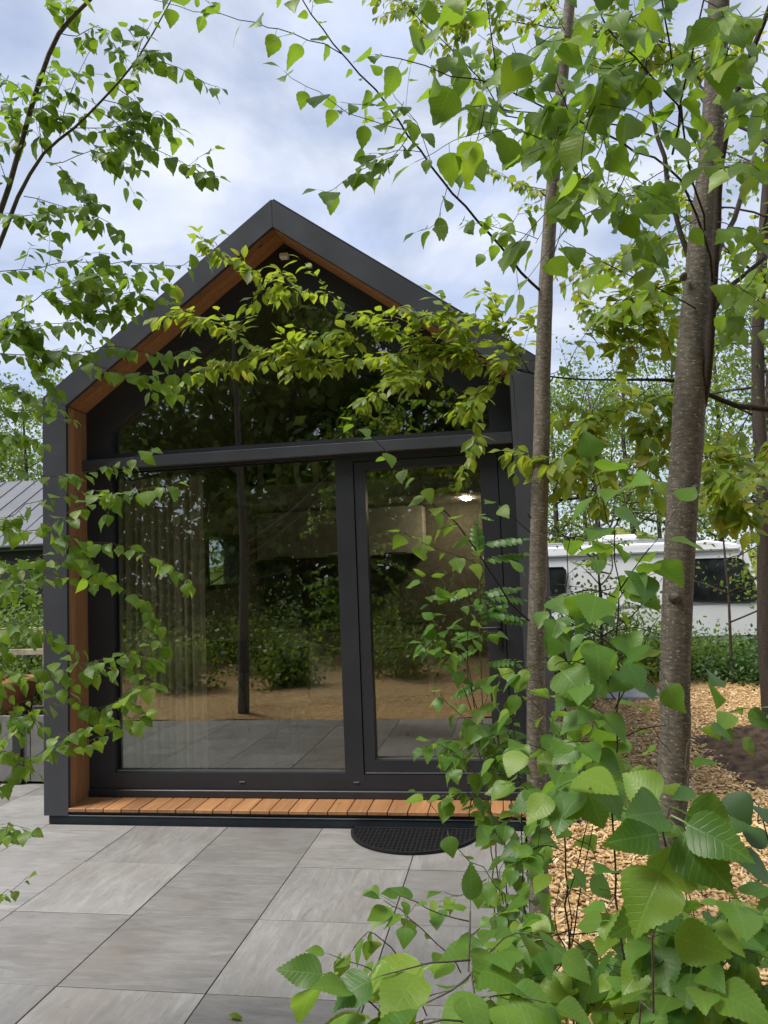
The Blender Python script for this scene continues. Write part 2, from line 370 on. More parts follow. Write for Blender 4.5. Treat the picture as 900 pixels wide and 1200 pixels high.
# ================================================================== THE SETTING
def grid_sheet(name, mat, x0, x1, y0, y1, nx, ny, zf, **kw):
    xs = np.linspace(x0, x1, nx); ys = np.linspace(y0, y1, ny); X, Y = np.meshgrid(xs, ys); Z = zf(X, Y)
    V = np.stack([X.ravel(), Y.ravel(), Z.ravel()], 1)
    i = np.arange(nx*ny).reshape(ny, nx); Q = np.stack([i[:-1, :-1].ravel(), i[:-1, 1:].ravel(), i[1:, 1:].ravel(), i[1:, :-1].ravel()], 1)
    o = bpy.data.objects.new(name, np_mesh(name, V, Q, mat, smooth=True)); link(o, None, (0, 0, 0)); return tag(o, **kw)
grid_sheet('ground', 'rough_ground', -400, 400, -400, 400, 41, 41, lambda X, Y: X*0-.10, kind='structure')
def bankz(X, Y): return -.2 + 3.0*np.exp(-((Y-27)/4.5)**2)*(.8+.2*np.sin(X*.5)+.1*np.sin(X*1.3+Y))
grid_sheet('bank', 'bank_grass', -30, 45, 17, 40, 90, 40, bankz, kind='structure')
TX, TY, TS = -1.7821, -.0133, .6
TX1 = TX+3*TS                                          # right edge of the terrace
def chipz(X, Y): return -.012 + .018*np.sin(X*2.1+Y*1.3) + .014*np.sin(X*4.7-Y*3.1)
def chipz_edge(X, Y):
    z = chipz(X, Y)
    return np.minimum(z, .012)
def ground_z(x, y): return float(min(.012, -.012 + .018*math.sin(x*2.1+y*1.3) + .014*math.sin(x*4.7-y*3.1)))
grid_sheet('wood_chip_bed', 'chip_bed', TX1+.012, 9.5, -14, 6.8, 80, 160, chipz_edge, kind='structure')
grid_sheet('wood_chip_path', 'chip_bed', -14, TX1+.008, -14, TY-4.5*TS-.03, 100, 100, chipz_edge, kind='structure')
# terrace of porcelain tiles
X0T, Y0T = TX-9*TS, TY-4.5*TS
terr = MB().box(X0T, TX1, Y0T, TY+6*TS, -.12, -.006).build('terrace', 'sand_joint', None, kind='structure')
def tile_mesh(w, h, nm):
    m = MB().box(-w/2, w/2, -h/2, h/2, -.03, 0, bev=.0009); V = np.array([tuple(v) for v in m.v]); return raw_mesh(nm, V, m.f, 'porcelain_tile', None, False)
tm = tile_mesh(TS-.005, TS-.005, 'paving_tile'); tmh = tile_mesh(TS-.005, TS/2-.005, 'paving_tile_half')
for i in range(-9, 3):
    for j in range(-5, 6):
        cx = TX+(i+.5)*TS; cy = TY+(j+.5)*TS
        if j >= 0 and cx > -2.72: continue              # under the house
        half = j == -5
        o = shared('paving_tile', tmh if half else tm, terr, (cx, cy+(TS/4 if half else 0), .0+random.uniform(-.0012, .0012)))
        o.rotation_euler = (random.gauss(0, .0003), random.gauss(0, .0003), random.gauss(0, .0008))

# ================================================================== THE HOUSE
XL, XR, W, ZE, ZA, ZEI, ZAI = -3.0249, .2384, .1702, 2.7743, 3.9636, 2.7128, 3.7804
XC = (XL+XR)/2; XLI, XRI = XL+W, XR-W; RC = .256; ZD = .098
house = thing('tiny_house', 'dark anthracite tiny house with gabled glass front and wood-lined porch recess', 'house', (XC, 0, 0))
g = .0015
def fascia(P, nm='fascia'): MB().prism_y(P, 0, .028).build(nm, 'anthracite', house)
fascia([(XL, .05), (XLI, .05), (XLI, ZEI-g), (XL, ZE-g)]); fascia([(XL, ZE+g), (XLI, ZEI+g), (XC-g, ZAI+g), (XC-g, ZA)])
fascia([(XC+g, ZA), (XC+g, ZAI+g), (XRI, ZEI+g), (XR, ZE+g)]); fascia([(XR, ZE-g), (XRI, ZEI-g), (XRI, .05), (XR, .05)])
# roof: two metal planes with standing seams
YB = 6.4
sl_l = math.hypot(XC-XL, ZA-ZE); sx, sz = (XC-XL)/sl_l, (ZA-ZE)/sl_l
roof = MB().prism_y([(XL, ZE), (XC, ZA), (XR, ZE), (XR-.02, ZE-.10), (XC, ZA-.13), (XL+.02, ZE-.10)], .030, YB).build('roof', 'anthracite', house)
for sg in (-1, 1):
    for k in range(12):
        y = .03+.5*k+.05
        a = Vector((XC+sg*(XC-XL), 0, ZE)); b = Vector((XC, 0, ZA))
        MB().tube([a+Vector((0, y, .004)), b+Vector((0, y, .004))], [.012, .012], 4).build('roof_seam', 'anthracite', roof)
for sg in (-1, 1):     # dark verge trim along the front edge
    MB().tube([Vector((XC+sg*(XC-XL)*1.004, .02, ZE)), Vector((XC+sg*.004, .02, ZA+.003))], [.011, .011], 6).build('verge_trim', 'gasket', roof)
# side walls; the left one has a window opening
wy0, wy1, wz0, wz1 = 2.35, 3.25, 1.42, 1.98
w1 = MB()
w1.box(XL+.012, XLI-.03, .030, wy0, .08, ZE-.12); w1.box(XL+.012, XLI-.03, wy1, YB, .08, ZE-.12)
w1.box(XL+.012, XLI-.03, wy0, wy1, .08, wz0); w1.box(XL+.012, XLI-.03, wy0, wy1, wz1, ZE-.12)
w1.build('side_wall', 'dark_wall', house)
box('side_wall', 'dark_wall', house, XRI+.03, XR-.012, .030, YB, .08, ZE-.12)
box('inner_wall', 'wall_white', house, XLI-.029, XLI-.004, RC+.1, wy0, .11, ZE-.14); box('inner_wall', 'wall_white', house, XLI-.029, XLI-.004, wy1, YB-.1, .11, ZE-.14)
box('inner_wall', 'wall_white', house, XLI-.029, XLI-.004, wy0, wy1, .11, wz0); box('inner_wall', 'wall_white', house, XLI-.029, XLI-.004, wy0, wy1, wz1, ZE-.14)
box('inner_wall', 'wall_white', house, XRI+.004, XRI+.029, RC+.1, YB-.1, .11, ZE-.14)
MB().prism_y([(XL+.03, .08), (XR-.03, .08), (XR-.03, ZE-.12), (XC, ZA-.15), (XL+.03, ZE-.12)], YB-.1, YB).build('back_wall', 'dark_wall', house)
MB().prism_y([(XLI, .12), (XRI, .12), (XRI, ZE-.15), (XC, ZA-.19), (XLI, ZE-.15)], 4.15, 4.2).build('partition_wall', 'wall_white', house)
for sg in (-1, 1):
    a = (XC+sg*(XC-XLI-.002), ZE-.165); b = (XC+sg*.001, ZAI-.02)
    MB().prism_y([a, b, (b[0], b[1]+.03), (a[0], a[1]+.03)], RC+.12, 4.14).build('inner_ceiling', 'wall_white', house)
box('interior_floor', 'thermo_wood_y', house, XLI, XRI, RC+.09, YB-.1, .07, .108)
sw = MB(); yf = .045
for a in ((wy0, wy0+yf, wz0, wz1), (wy1-yf, wy1, wz0, wz1), (wy0+yf, wy1-yf, wz0, wz0+yf), (wy0+yf, wy1-yf, wz1-yf, wz1)): sw.box(XL+.02, XLI+.012, *a)
sidew = sw.build('side_window', 'black_metal', house)
box('pane', 'window_glass', sidew, XL+.07, XL+.08, wy0+yf, wy1-yf, wz0+yf, wz1-yf)
# timber lining of the recess
LIN = 3; lw = (RC-.028)/LIN
def board(nm, V8, mat, parent): MB().add(V8, [(0,2,3,1), (4,5,7,6), (0,1,5,4), (2,6,7,3), (0,4,6,2), (1,3,7,5)]).build(nm, mat, parent)
for k in range(LIN):
    y0 = .029+k*lw; y1 = y0+lw-.003
    box('lining_board', 'thermo_wood_z', house, XLI-.022, XLI-.0005, y0, y1, ZD-.02, ZEI-.004, bev=.002)
    box('lining_board', 'anthracite_frame', house, XRI+.0005, XRI+.022, y0, y1, ZD-.02, ZEI-.004, bev=.002)
    for sg in (-1, 1):
        a = (XC+sg*(XC-XLI), ZEI+.001); b = (XC+sg*.001, ZAI-.001)
        MB().prism_y([a, b, (b[0], b[1]+.026), (a[0], a[1]+.022)], y0, y1).build('lining_board', 'thermo_wood_x', house)
# threshold deck
deck = box('threshold_deck', 'plinth', house, XLI, XRI, .012, RC, .058, .074)
bp = .1205; nb_ = int((XRI-XLI)/bp); bp = (XRI-XLI)/nb_
for k in range(nb_):
    x0 = XLI+k*bp+.002
    box('deck_board', 'thermo_wood_y', deck, x0, x0+bp-.005, -.004+random.uniform(-.002, .002), RC-.001, .075, ZD+random.uniform(-.001, .001), bev=.003)
box('plinth', 'plinth', house, XL+.032, XR-.032, .006, .05, -.02, .047)
box('drip_edge', 'drip_metal', house, XLI, XRI, .002, .011, .049, .055)
box('plinth', 'plinth', house, XL+.04, XL+.1, .055, YB, -.02, .079); box('plinth', 'plinth', house, XR-.1, XR-.04, .055, YB, -.02, .079)
# window wall: frames, panes
YF0, YF1, YG = RC, RC+.085, .31
zb0, zb1 = 2.30, 2.372                              # transom beam
fx = [-2.672, -1.092]                               # fixed pane
dxg = [-.895, -.148]                                # door pane
zfix = (.255, 2.288); zdo = (.333, 2.195)
box('transom_beam', 'anthracite', house, XLI+.001, XRI-.001, .19, YF0-.001, zb0, zb1, bev=.003)
fixw = MB()
fixw.box(XLI-.02, fx[0], YF0, YF1, ZD, 2.36); fixw.box(fx[0], fx[1], YF0, YF1, ZD, zfix[0]); fixw.box(fx[1], -.972, YF0, YF1, ZD, 2.36)
fixw.box(fx[0], fx[1], YF0, YF1, zfix[1], 2.36)
fixed = fixw.build('window', 'anthracite_frame', house)
box('pane', 'window_glass', fixed, fx[0], fx[1], YG, YG+.006, zfix[0], zfix[1])
gk = MB()
for a in ((fx[0], fx[0]+.008, zfix[0], zfix[1]), (fx[1]-.008, fx[1], zfix[0], zfix[1]), (fx[0]+.008, fx[1]-.008, zfix[1]-.008, zfix[1])): gk.box(a[0], a[1], YG-.012, YG-.001, a[2], a[3])
gk.build('gasket', 'gasket', fixed)
box('glazing_bead', 'drip_metal', fixed, fx[0], fx[1], YG-.03, YG-.002, zfix[0]+.001, zfix[0]+.009)
box('sill_profile', 'anthracite_frame', fixed, XLI+.002, XRI-.002, YF0-.022, YF0-.001, ZD+.001, .148, bev=.004)
for x in (-1.78, -1.02, -.3): box('drain_cap', 'drip_metal', fixed, x-.018, x+.018, YF0-.006, YF0-.0005, .196, .203)
# door frame (fixed) and the door leaf inside it
dfm = MB(); dfm.box(-.030, XRI+.02, YF0, YF1, ZD, 2.36); dfm.box(-.9715, -.0305, YF0, YF1, ZD, .246); dfm.box(-.9715, -.0305, YF0, YF1, 2.255, 2.36)
dfm.build('door_frame', 'anthracite_frame', house)
rb_ = MB()
for a in ((-.985, -.950, .24, 2.262), (-.050, -.018, .24, 2.262), (-.950, -.050, .24, .262), (-.950, -.050, 2.24, 2.262)): rb_.box(a[0], a[1], YF1+.0008, YF1+.014, a[2], a[3])
rb_.build('door_stop', 'gasket', house)
dl = MB(); YD = YF0+.006
dl.box(-.966, dxg[0], YD, YF1, .252, 2.250); dl.box(dxg[1], -.036, YD, YF1, .252, 2.250); dl.box(dxg[0], dxg[1], YD, YF1, .252, zdo[0]); dl.box(dxg[0], dxg[1], YD, YF1, zdo[1], 2.250)
door = dl.build('door', 'anthracite_frame', house)
box('pane', 'window_glass', door, dxg[0], dxg[1], YG, YG+.006, zdo[0], zdo[1])
box('glazing_bead', 'drip_metal', door, dxg[0], dxg[1], YG-.028, YG-.002, zdo[0]+.001, zdo[0]+.008)
box('weather_bar', 'drip_metal', door, -.96, -.042, YD-.004, YD-.0005, .253, .259)
hd = MB(); hd.box(-.082, -.058, YD-.008, YD-.0005, 1.02, 1.20, bev=.003); hd.tube([(-.07, YD-.008, 1.15), (-.07, YD-.05, 1.15), (-.09, YD-.055, 1.15), (-.19, YD-.055, 1.15)], [.009]*4, 8)
hd.build('door_handle', 'black_metal', door)
# gable glazing above the beam
off = .215; k = math.hypot(XC-XLI, ZAI-ZEI); ddz = off*k/(XC-XLI)
zgl = lambda x: ZAI - abs(x-XC)*(ZAI-ZEI)/(XC-XLI)
gx0, gx1, gz0 = -2.675, -.07, 2.412
outer = [(XLI-.02, 2.361), (XRI+.02, 2.361), (XRI+.02, ZEI), (XC, ZAI+.015), (XLI-.02, ZEI)]
inner = [(gx0, gz0), (gx1, gz0), (gx1, zgl(gx1)-ddz), (XC, ZAI-ddz), (gx0, zgl(gx0)-ddz)]
gm = MB()
for i in range(5):
    j = (i+1) % 5; gm.prism_y([outer[i], outer[j], inner[j], inner[i]], YF0, YF1)
gw = gm.build('gable_window', 'anthracite_frame', house)
MB().prism_y(inner, YG, YG+.006).build('pane', 'window_glass', gw)
# small white sensor lamp under the ridge, lattice bracket on the right flank
p = aty(333, 300, RC-.03)
sn = box('porch_sensor', 'white_paint', house, p.x-.03, p.x+.03, RC-.05, RC-.001, p.z-.018, p.z+.018, bev=.006)
br = MB(); YBR = 1.5
for z in (2.03, 2.19): br.tube([(XR-.012, YBR, z), (XR+.62, YBR, z+.02)], [.011, .011], 6)
for q in range(7):
    x = XR+.02+q*.1; br.tube([(x, YBR, 2.03+.003*q), (x+.07, YBR, 2.19+.003*q)], [.007, .007], 5)
br.tube([(XR+.62, YBR, 2.05), (XR+.62, YBR, 2.21)], [.011, .011], 6)
br.build('lattice_bracket', 'black_metal', house, smooth=True)
# loft with balusters, recessed ceiling lamps
loft = box('loft', 'loft_white', house, XLI, XRI, 3.05, 4.14, 2.285, 2.48)
for q in range(14):
    x = XLI+.12+q*.2; box('baluster', 'loft_white', loft, x-.03, x+.03, 3.07, 3.10, 2.481, 2.82)
box('loft_rail', 'loft_white', loft, XLI+.25, XRI-.25, 3.06, 3.11, 2.821, 2.86)
for px, py in ((545, 583), (552, 593)):
    v = ray(px, py); q = CAM+v*((2.28-CAM.z)/v.z)
    MB().lathe((q.x, min(q.y, 3.7), 2.27), [(.04, 0), (.045, .006), (.045, .0145)], 18).build('downlight', 'lamp_glow', loft, smooth=True)

# ---------------- things inside the room
def curtain(x0, x1, y, z0, z1, label):
    n = 150; V = []; uv = []
    for s_ in (0, 1):
        for (z, am) in ((z1, .75), ((z0+z1)/2, 1.), (z0, 1.15)):
            for i in range(n):
                x = x0+(x1-x0)*i/(n-1); ph = i/(n-1)*math.pi*2*11
                V.append((x+.006*math.sin(ph*.5), y+am*(.032*math.sin(ph)+.010*math.sin(ph*2.3+1))+s_*.002, z))
    Fc = []
    for s_ in (0, 1):
        for r_ in range(2):
            for i in range(n-1):
                b = s_*3*n+r_*n+i; q = (b, b+1, b+n+1, b+n); Fc.append(q if s_ else q[::-1])
    t = thing('curtain', label, 'curtain', ((x0+x1)/2, y, z0))
    MB().add(V, Fc).build('fabric', 'curtain_fabric', t, smooth=True)
    r_ = MB(); r_.tube([(x0-.02, y, z1+.02), (x1+.02, y, z1+.02)], [.012, .012], 8); r_.build('rail', 'black_metal', t, smooth=True)
xa = aty(240, 700, .52).x
curtain(-2.80, xa, .52, .115, 2.26, 'beige floor length curtain hanging in folds inside the large window')
KY = 3.56
kit = thing('kitchen_unit', 'pale kitchen unit with dark worktop and black handles seen through the window', 'kitchen', (-1.5, KY, .108))
box('carcass', 'cabinet', kit, XLI+.01, -.90, KY+.021, 4.14, .20, .95); box('toe_kick', 'worktop', kit, XLI+.012, -.91, KY+.07, 4.1, .109, .199)
for q in range(3):
    x = XLI+.012+q*.645
    for (z0, z1) in ((.21, .74), (.745, .945)):
        mm = 'black_metal' if (q == 0 and z1 < .8) else 'cabinet'
        fr = box('cabinet_front', mm, kit, x+.003, x+.640, KY, KY+.02, z0, z1, bev=.002)
        box('handle', 'black_metal', fr, x+.22, x+.42, KY-.022, KY-.001, z1-.045, z1-.033)
box('worktop', 'worktop', kit, XLI+.008, -.89, KY-.02, 4.145, .951, .985, bev=.003)
for q in range(3):
    x = XLI+.012+q*.645
    fr = box('wall_cabinet', 'cabinet', kit, x+.003, x+.640, KY+.25, 4.14, 1.72, 2.25, bev=.002); box('handle', 'black_metal', fr, x+.2, x+.45, KY+.23, KY+.249, 1.725, 1.737)
fa = aty(334, 728, 3.85)
fz = .986
MB().tube([(fa.x, 3.9, fz), (fa.x, 3.9, fz+.26), (fa.x-.02, 3.9, fz+.31), (fa.x-.08, 3.9, fz+.335), (fa.x-.14, 3.9, fz+.31), (fa.x-.16, 3.9, fz+.25)], [.013]*6, 8).build('tap', 'black_metal', kit, smooth=True)
ca = aty(385, 715, 3.85).x
cm = thing('coffee_machine', 'dark coffee machine standing on the kitchen worktop beside the tap', 'appliance', (ca, 3.85, .986))
m = MB(); m.box(ca-.10, ca+.10, 3.86, 4.02, .986, 1.30, bev=.012); m.box(ca-.10, ca+.10, 3.70, 3.859, 1.19, 1.30, bev=.012); m.box(ca-.10, ca+.10, 3.70, 3.859, .986, 1.01, bev=.004); m.build('body', 'black_metal', cm)
MB().lathe((ca, 3.78, 1.011), [(.04, 0), (.055, .03), (.055, .09), (.045, .12)], 14).build('jug', 'van_glass', cm, smooth=True)
st = aty(343, 825, 1.35); sx_, sy_ = st.x, 1.35; sh = st.z
stool = thing('stool', 'round stool with pale wooden seat and thin dark legs inside the window', 'stool', (sx_, sy_, .108))
MB().lathe((sx_, sy_, sh), [(.13, 0), (.145, .008), (.145, .022), (.135, .03)], 24).build('seat', 'stool_wood', stool, smooth=True)
for q in range(4):
    a = q*math.pi/2+.5; MB().tube([(sx_+.09*math.cos(a), sy_+.09*math.sin(a), sh-.001), (sx_+.17*math.cos(a), sy_+.17*math.sin(a), .109)], [.010, .008], 8).build('leg', 'black_metal', stool, smooth=True)
MB().tube([(sx_+.135*math.cos(a), sy_+.135*math.sin(a), .3) for a in [q*math.pi/10 for q in range(21)]], [.006]*21, 6, cap=False).build('foot_ring', 'black_metal', stool, smooth=True)
ch = aty(256, 800, 1.9); hx, hy = ch.x, 1.9
chair = thing('dining_chair', 'black dining chair beside the curtain inside the room', 'chair', (hx, hy, .108))
box('seat', 'black_metal', chair, hx-.21, hx+.21, hy-.21, hy+.21, .55, .585, bev=.012)
for ax_ in (-1, 1):
    for ay in (-1, 1): MB().tube([(hx+ax_*.17, hy+ay*.17, .549), (hx+ax_*.2, hy+ay*.21, .109)], [.014, .010], 8).build('leg', 'black_metal', chair, smooth=True)
bk = MB()
for q in range(9):
    a0 = -1+2*q/8; bk.box(hx+.20*a0-.024, hx+.20*a0+.026, hy+.2+.03*(1-a0*a0), hy+.215+.03*(1-a0*a0), .66, .95)
bk.build('backrest', 'black_metal', chair)
for s_ in (-1, 1): MB().tube([(hx+s_*.17, hy+.19, .586), (hx+s_*.17, hy+.225, .9)], [.011, .011], 6).build('back_post', 'black_metal', chair, smooth=True)

# ================================================================== THINGS ON THE TERRACE
mat_c, mat_a, mat_b = -.612, .385, .395
dm = thing('door_mat', 'half-round black rubber door mat on the tiles before the door', 'door mat', (mat_c, -.2, 0))
def half(a, b, n=40): return [(mat_c+a*math.cos(t), -.028-b*math.sin(t)) for t in [math.pi*i/n for i in range(n+1)]]
MB().prism_z(half(mat_a-.004, mat_b-.004), .003, .0075).build('base', 'rubber', dm)
o_, i_ = half(mat_a, mat_b), half(mat_a-.018, mat_b-.018); rm = MB()
for q in range(40):
    for P in ([o_[q], o_[q+1], i_[q+1], i_[q]],): rm.prism_z(P[::-1] if False else P, .004, .018)
rm.box(mat_c-mat_a, mat_c+mat_a, -.046, -.028, .004, .018); rm.build('rim', 'rubber', dm)
gr = MB(); q = -.06
while q > -.028-mat_b+.03:
    hl = (mat_a-.018)*math.sqrt(max(0, 1-((q+.028)/(mat_b-.018))**2)); gr.box(mat_c-hl, mat_c+hl, q-.005, q+.005, .0075, .015); q -= .024
q = -mat_a+.03
while q < mat_a-.02:
    hl = (mat_b-.018)*math.sqrt(max(0, 1-(q/(mat_a-.018))**2)); gr.box(mat_c+q-.004, mat_c+q+.004, -.03-hl, -.047, .0076, .0165); q += .026
gr.build('grid', 'rubber', dm)
# planter box with grey staves and a terracotta pot left of the house
bx = thing('planter_box', 'low grey stave planter box with dark posts beside the house wall', 'planter', (-3.75, 1.1, 0))
for q in range(9):
    x = -4.42+q*.14
    if q in (0, 4, 8): box('post', 'dark_wall', bx, x, x+.075, .86, .94, 0, .56, bev=.004)
    box('stave', 'planter_grey', bx, x+.002, x+.137, .885, .91, .02, .52, bev=.003) if q not in (0, 4, 8) else box('stave', 'planter_grey', bx, x+.078, x+.137, .885, .91, .02, .52, bev=.003)
box('back_panel', 'planter_grey', bx, -4.42, -3.16, 1.30, 1.33, .02, .52); box('end_panel', 'planter_grey', bx, -4.45, -4.422, .9, 1.33, .02, .52); box('end_panel', 'planter_grey', bx, -3.158, -3.13, .9, 1.33, .02, .52)
box('soil', 'soil', bx, -4.42, -3.16, .912, 1.299, .40, .47)
pp = aty(17, 830, 1.05); px_, py_ = pp.x, 1.08
MB().lathe((px_, py_, .47), [(.10, 0), (.15, .26), (.175, .262), (.175, .32), (.155, .32), (.14, .27)], 24).build('flower_pot', 'terracotta', None, smooth=True, label='terracotta flower pot standing in the grey planter box', cat='pot')

# ================================================================== LEAVES AND PLANTS
def leaf_template(kind, seed, hi=True):
    r_ = random.Random(seed)
    if kind == 'birch': prof = [(0, .03), (.035, .19), (.10, .315), (.19, .39), (.29, .415), (.40, .395), (.51, .345), (.62, .275), (.73, .195), (.83, .12), (.92, .05), (1, .0)]; pet = .26; ser = .011
    elif kind == 'cherry': prof = [(0, .02), (.07, .10), (.18, .19), (.32, .255), (.46, .27), (.60, .24), (.73, .175), (.85, .095), (.94, .035), (1, .0)]; pet = .22; ser = .008
    else: prof = [(0, .03), (.2, .3), (.5, .34), (.8, .2), (1, 0)]; pet = .1; ser = 0
    if kind == 'birch' and hi == 2:
        tq = np.linspace(0, 1, 25); prof = list(zip(tq, np.interp(tq, [a for a, b in prof], [b for a, b in prof]))); ser = .013
    fold = r_.uniform(.02, .38); curl = r_.uniform(-.05, .75); wav = r_.uniform(.005, .04); tw = r_.uniform(-.5, .5); wsc = r_.uniform(.78, 1.12); prof = [(a, b*wsc) for a, b in prof]; asym = r_.uniform(-.05, .05)
    if not hi: prof = prof[::2] if prof[-1] in prof[::2] else prof[::2]+[prof[-1]]
    V = []; uv = []; Fc = []
    def pt(u, t):
        a = tw*t; z = abs(u)*fold + wav*math.sin(t*9+(3 if u > 0 else 0))*(abs(u)*3) - curl*t*t*.55
        y = pet+t*(1-.15*curl*t); x = u
        return (x*math.cos(a)-z*math.sin(a)*.5, y, z+x*math.sin(a))
    n = len(prof)
    for i, (t, w) in enumerate(prof):
        V.append(pt(0, t)); uv.append((0, t))
        for s_ in (-1, 1):
            ww = max(w*(1+s_*asym)+(ser if (i % 2 == 0 and 0 < i < n-1) else -ser*.5 if 0 < i < n-1 else 0), .0)
            V.append(pt(s_*ww, t+(.02 if (ser and i % 2 == 0 and 0 < i < n-1) else 0))); uv.append((s_*ww, t))
    for i in range(n-1):
        a, b = i*3, (i+1)*3
        if i == n-2: Fc += [(a, b, a+1), (a, a+2, b)]
        else: Fc += [(a, b, b+1), (a, b+1, a+1), (a, a+2, b+2), (a, b+2, b)]
    # petiole: thin three sided
    b = len(V); pr_ = .012
    for (y, z) in ((0, 0), (pet*.55, .02), (pet*1.02, 0)):
        for kx in range(2): V.append((pr_*(2*kx-1), y, z+.006*kx-.004)); uv.append((0, .05))
    for j in range(2):
        a0 = b+j*2; Fc += [(a0, a0+1, a0+3), (a0, a0+3, a0+2)]
    return np.array(V), np.array(Fc), np.array(uv)
def rowan_template(seed):
    r_ = random.Random(seed); V = []; Fc = []; uv = []
    base, bf, buv = leaf_template('leaflet', seed, True)
    keep = len(base)-6; bf = np.array([q for q in bf if max(q) < keep]); base = base[:keep]-np.array([0, .1, 0])
    def put(P, ang, s_):
        b = len(V); c, s0 = math.cos(ang), math.sin(ang); tilt = r_.uniform(-.25, .25)
        for v in base:
            x, y, z = v*s_; z += x*tilt; V.append((P[0]+x*c-y*s0, P[1]+x*s0+y*c, P[2]+z-.1*y))
        Fc.extend((bf+b).tolist()); uv.extend([(0, .3)]*keep)
    for i in range(6):
        y = .22+i*.125; z = -.25*y*y
        for s_ in (-1, 1): put((0, y, z), -s_*1.15, .26*(1-.25*abs(i-2.5)/2.5))
    put((0, .95, -.23), 0, .22)
    b = len(V)
    for y in (0, .5, .97):
        for kx in range(3): an = kx*2.094; V.append((.010*math.cos(an), y, -.25*y*y+.010*math.sin(an))); uv.append((0, .05))
    for j in range(2):
        for kx in range(3):
            a0, a1 = b+j*3+kx, b+j*3+(kx+1) % 3; Fc += [(a0, a1, a1+3), (a0, a1+3, a0+3)]
    return np.array(V), np.array(Fc), np.array(uv)
TPL = {}
def templates(kind, mat):
    key = (kind, mat)
    if key not in TPL:
        lst = []
        for s_ in range(11):
            T = rowan_template(s_) if kind == 'rowan' else leaf_template(kind, s_+11*len(kind), 2 if mat == 'young_birch_leaf' else True)
            lst.append((T, np_mesh('leaf', T[0], T[1], mat, T[2], True)))
        TPL[key] = lst
    return TPL[key]

def resample(P, step):
    P = [Vector(p) for p in P]
    if len(P) == 2: pts = [P[0].lerp(P[1], i/6) for i in range(7)]
    else:
        Q = [P[0]*2-P[1]] + P + [P[-1]*2-P[-2]]; pts = []
        for i in range(1, len(Q)-2):
            n = max(2, int((Q[i+1]-Q[i]).length/step))
            for k in range(n):
                t = k/n; a, b, c, d = Q[i-1], Q[i], Q[i+1], Q[i+2]
                pts.append(.5*((2*b)+(c-a)*t+(2*a-5*b+4*c-d)*t*t+(3*b-a-3*c+d)*t*t*t))
        pts.append(P[-1])
    return pts

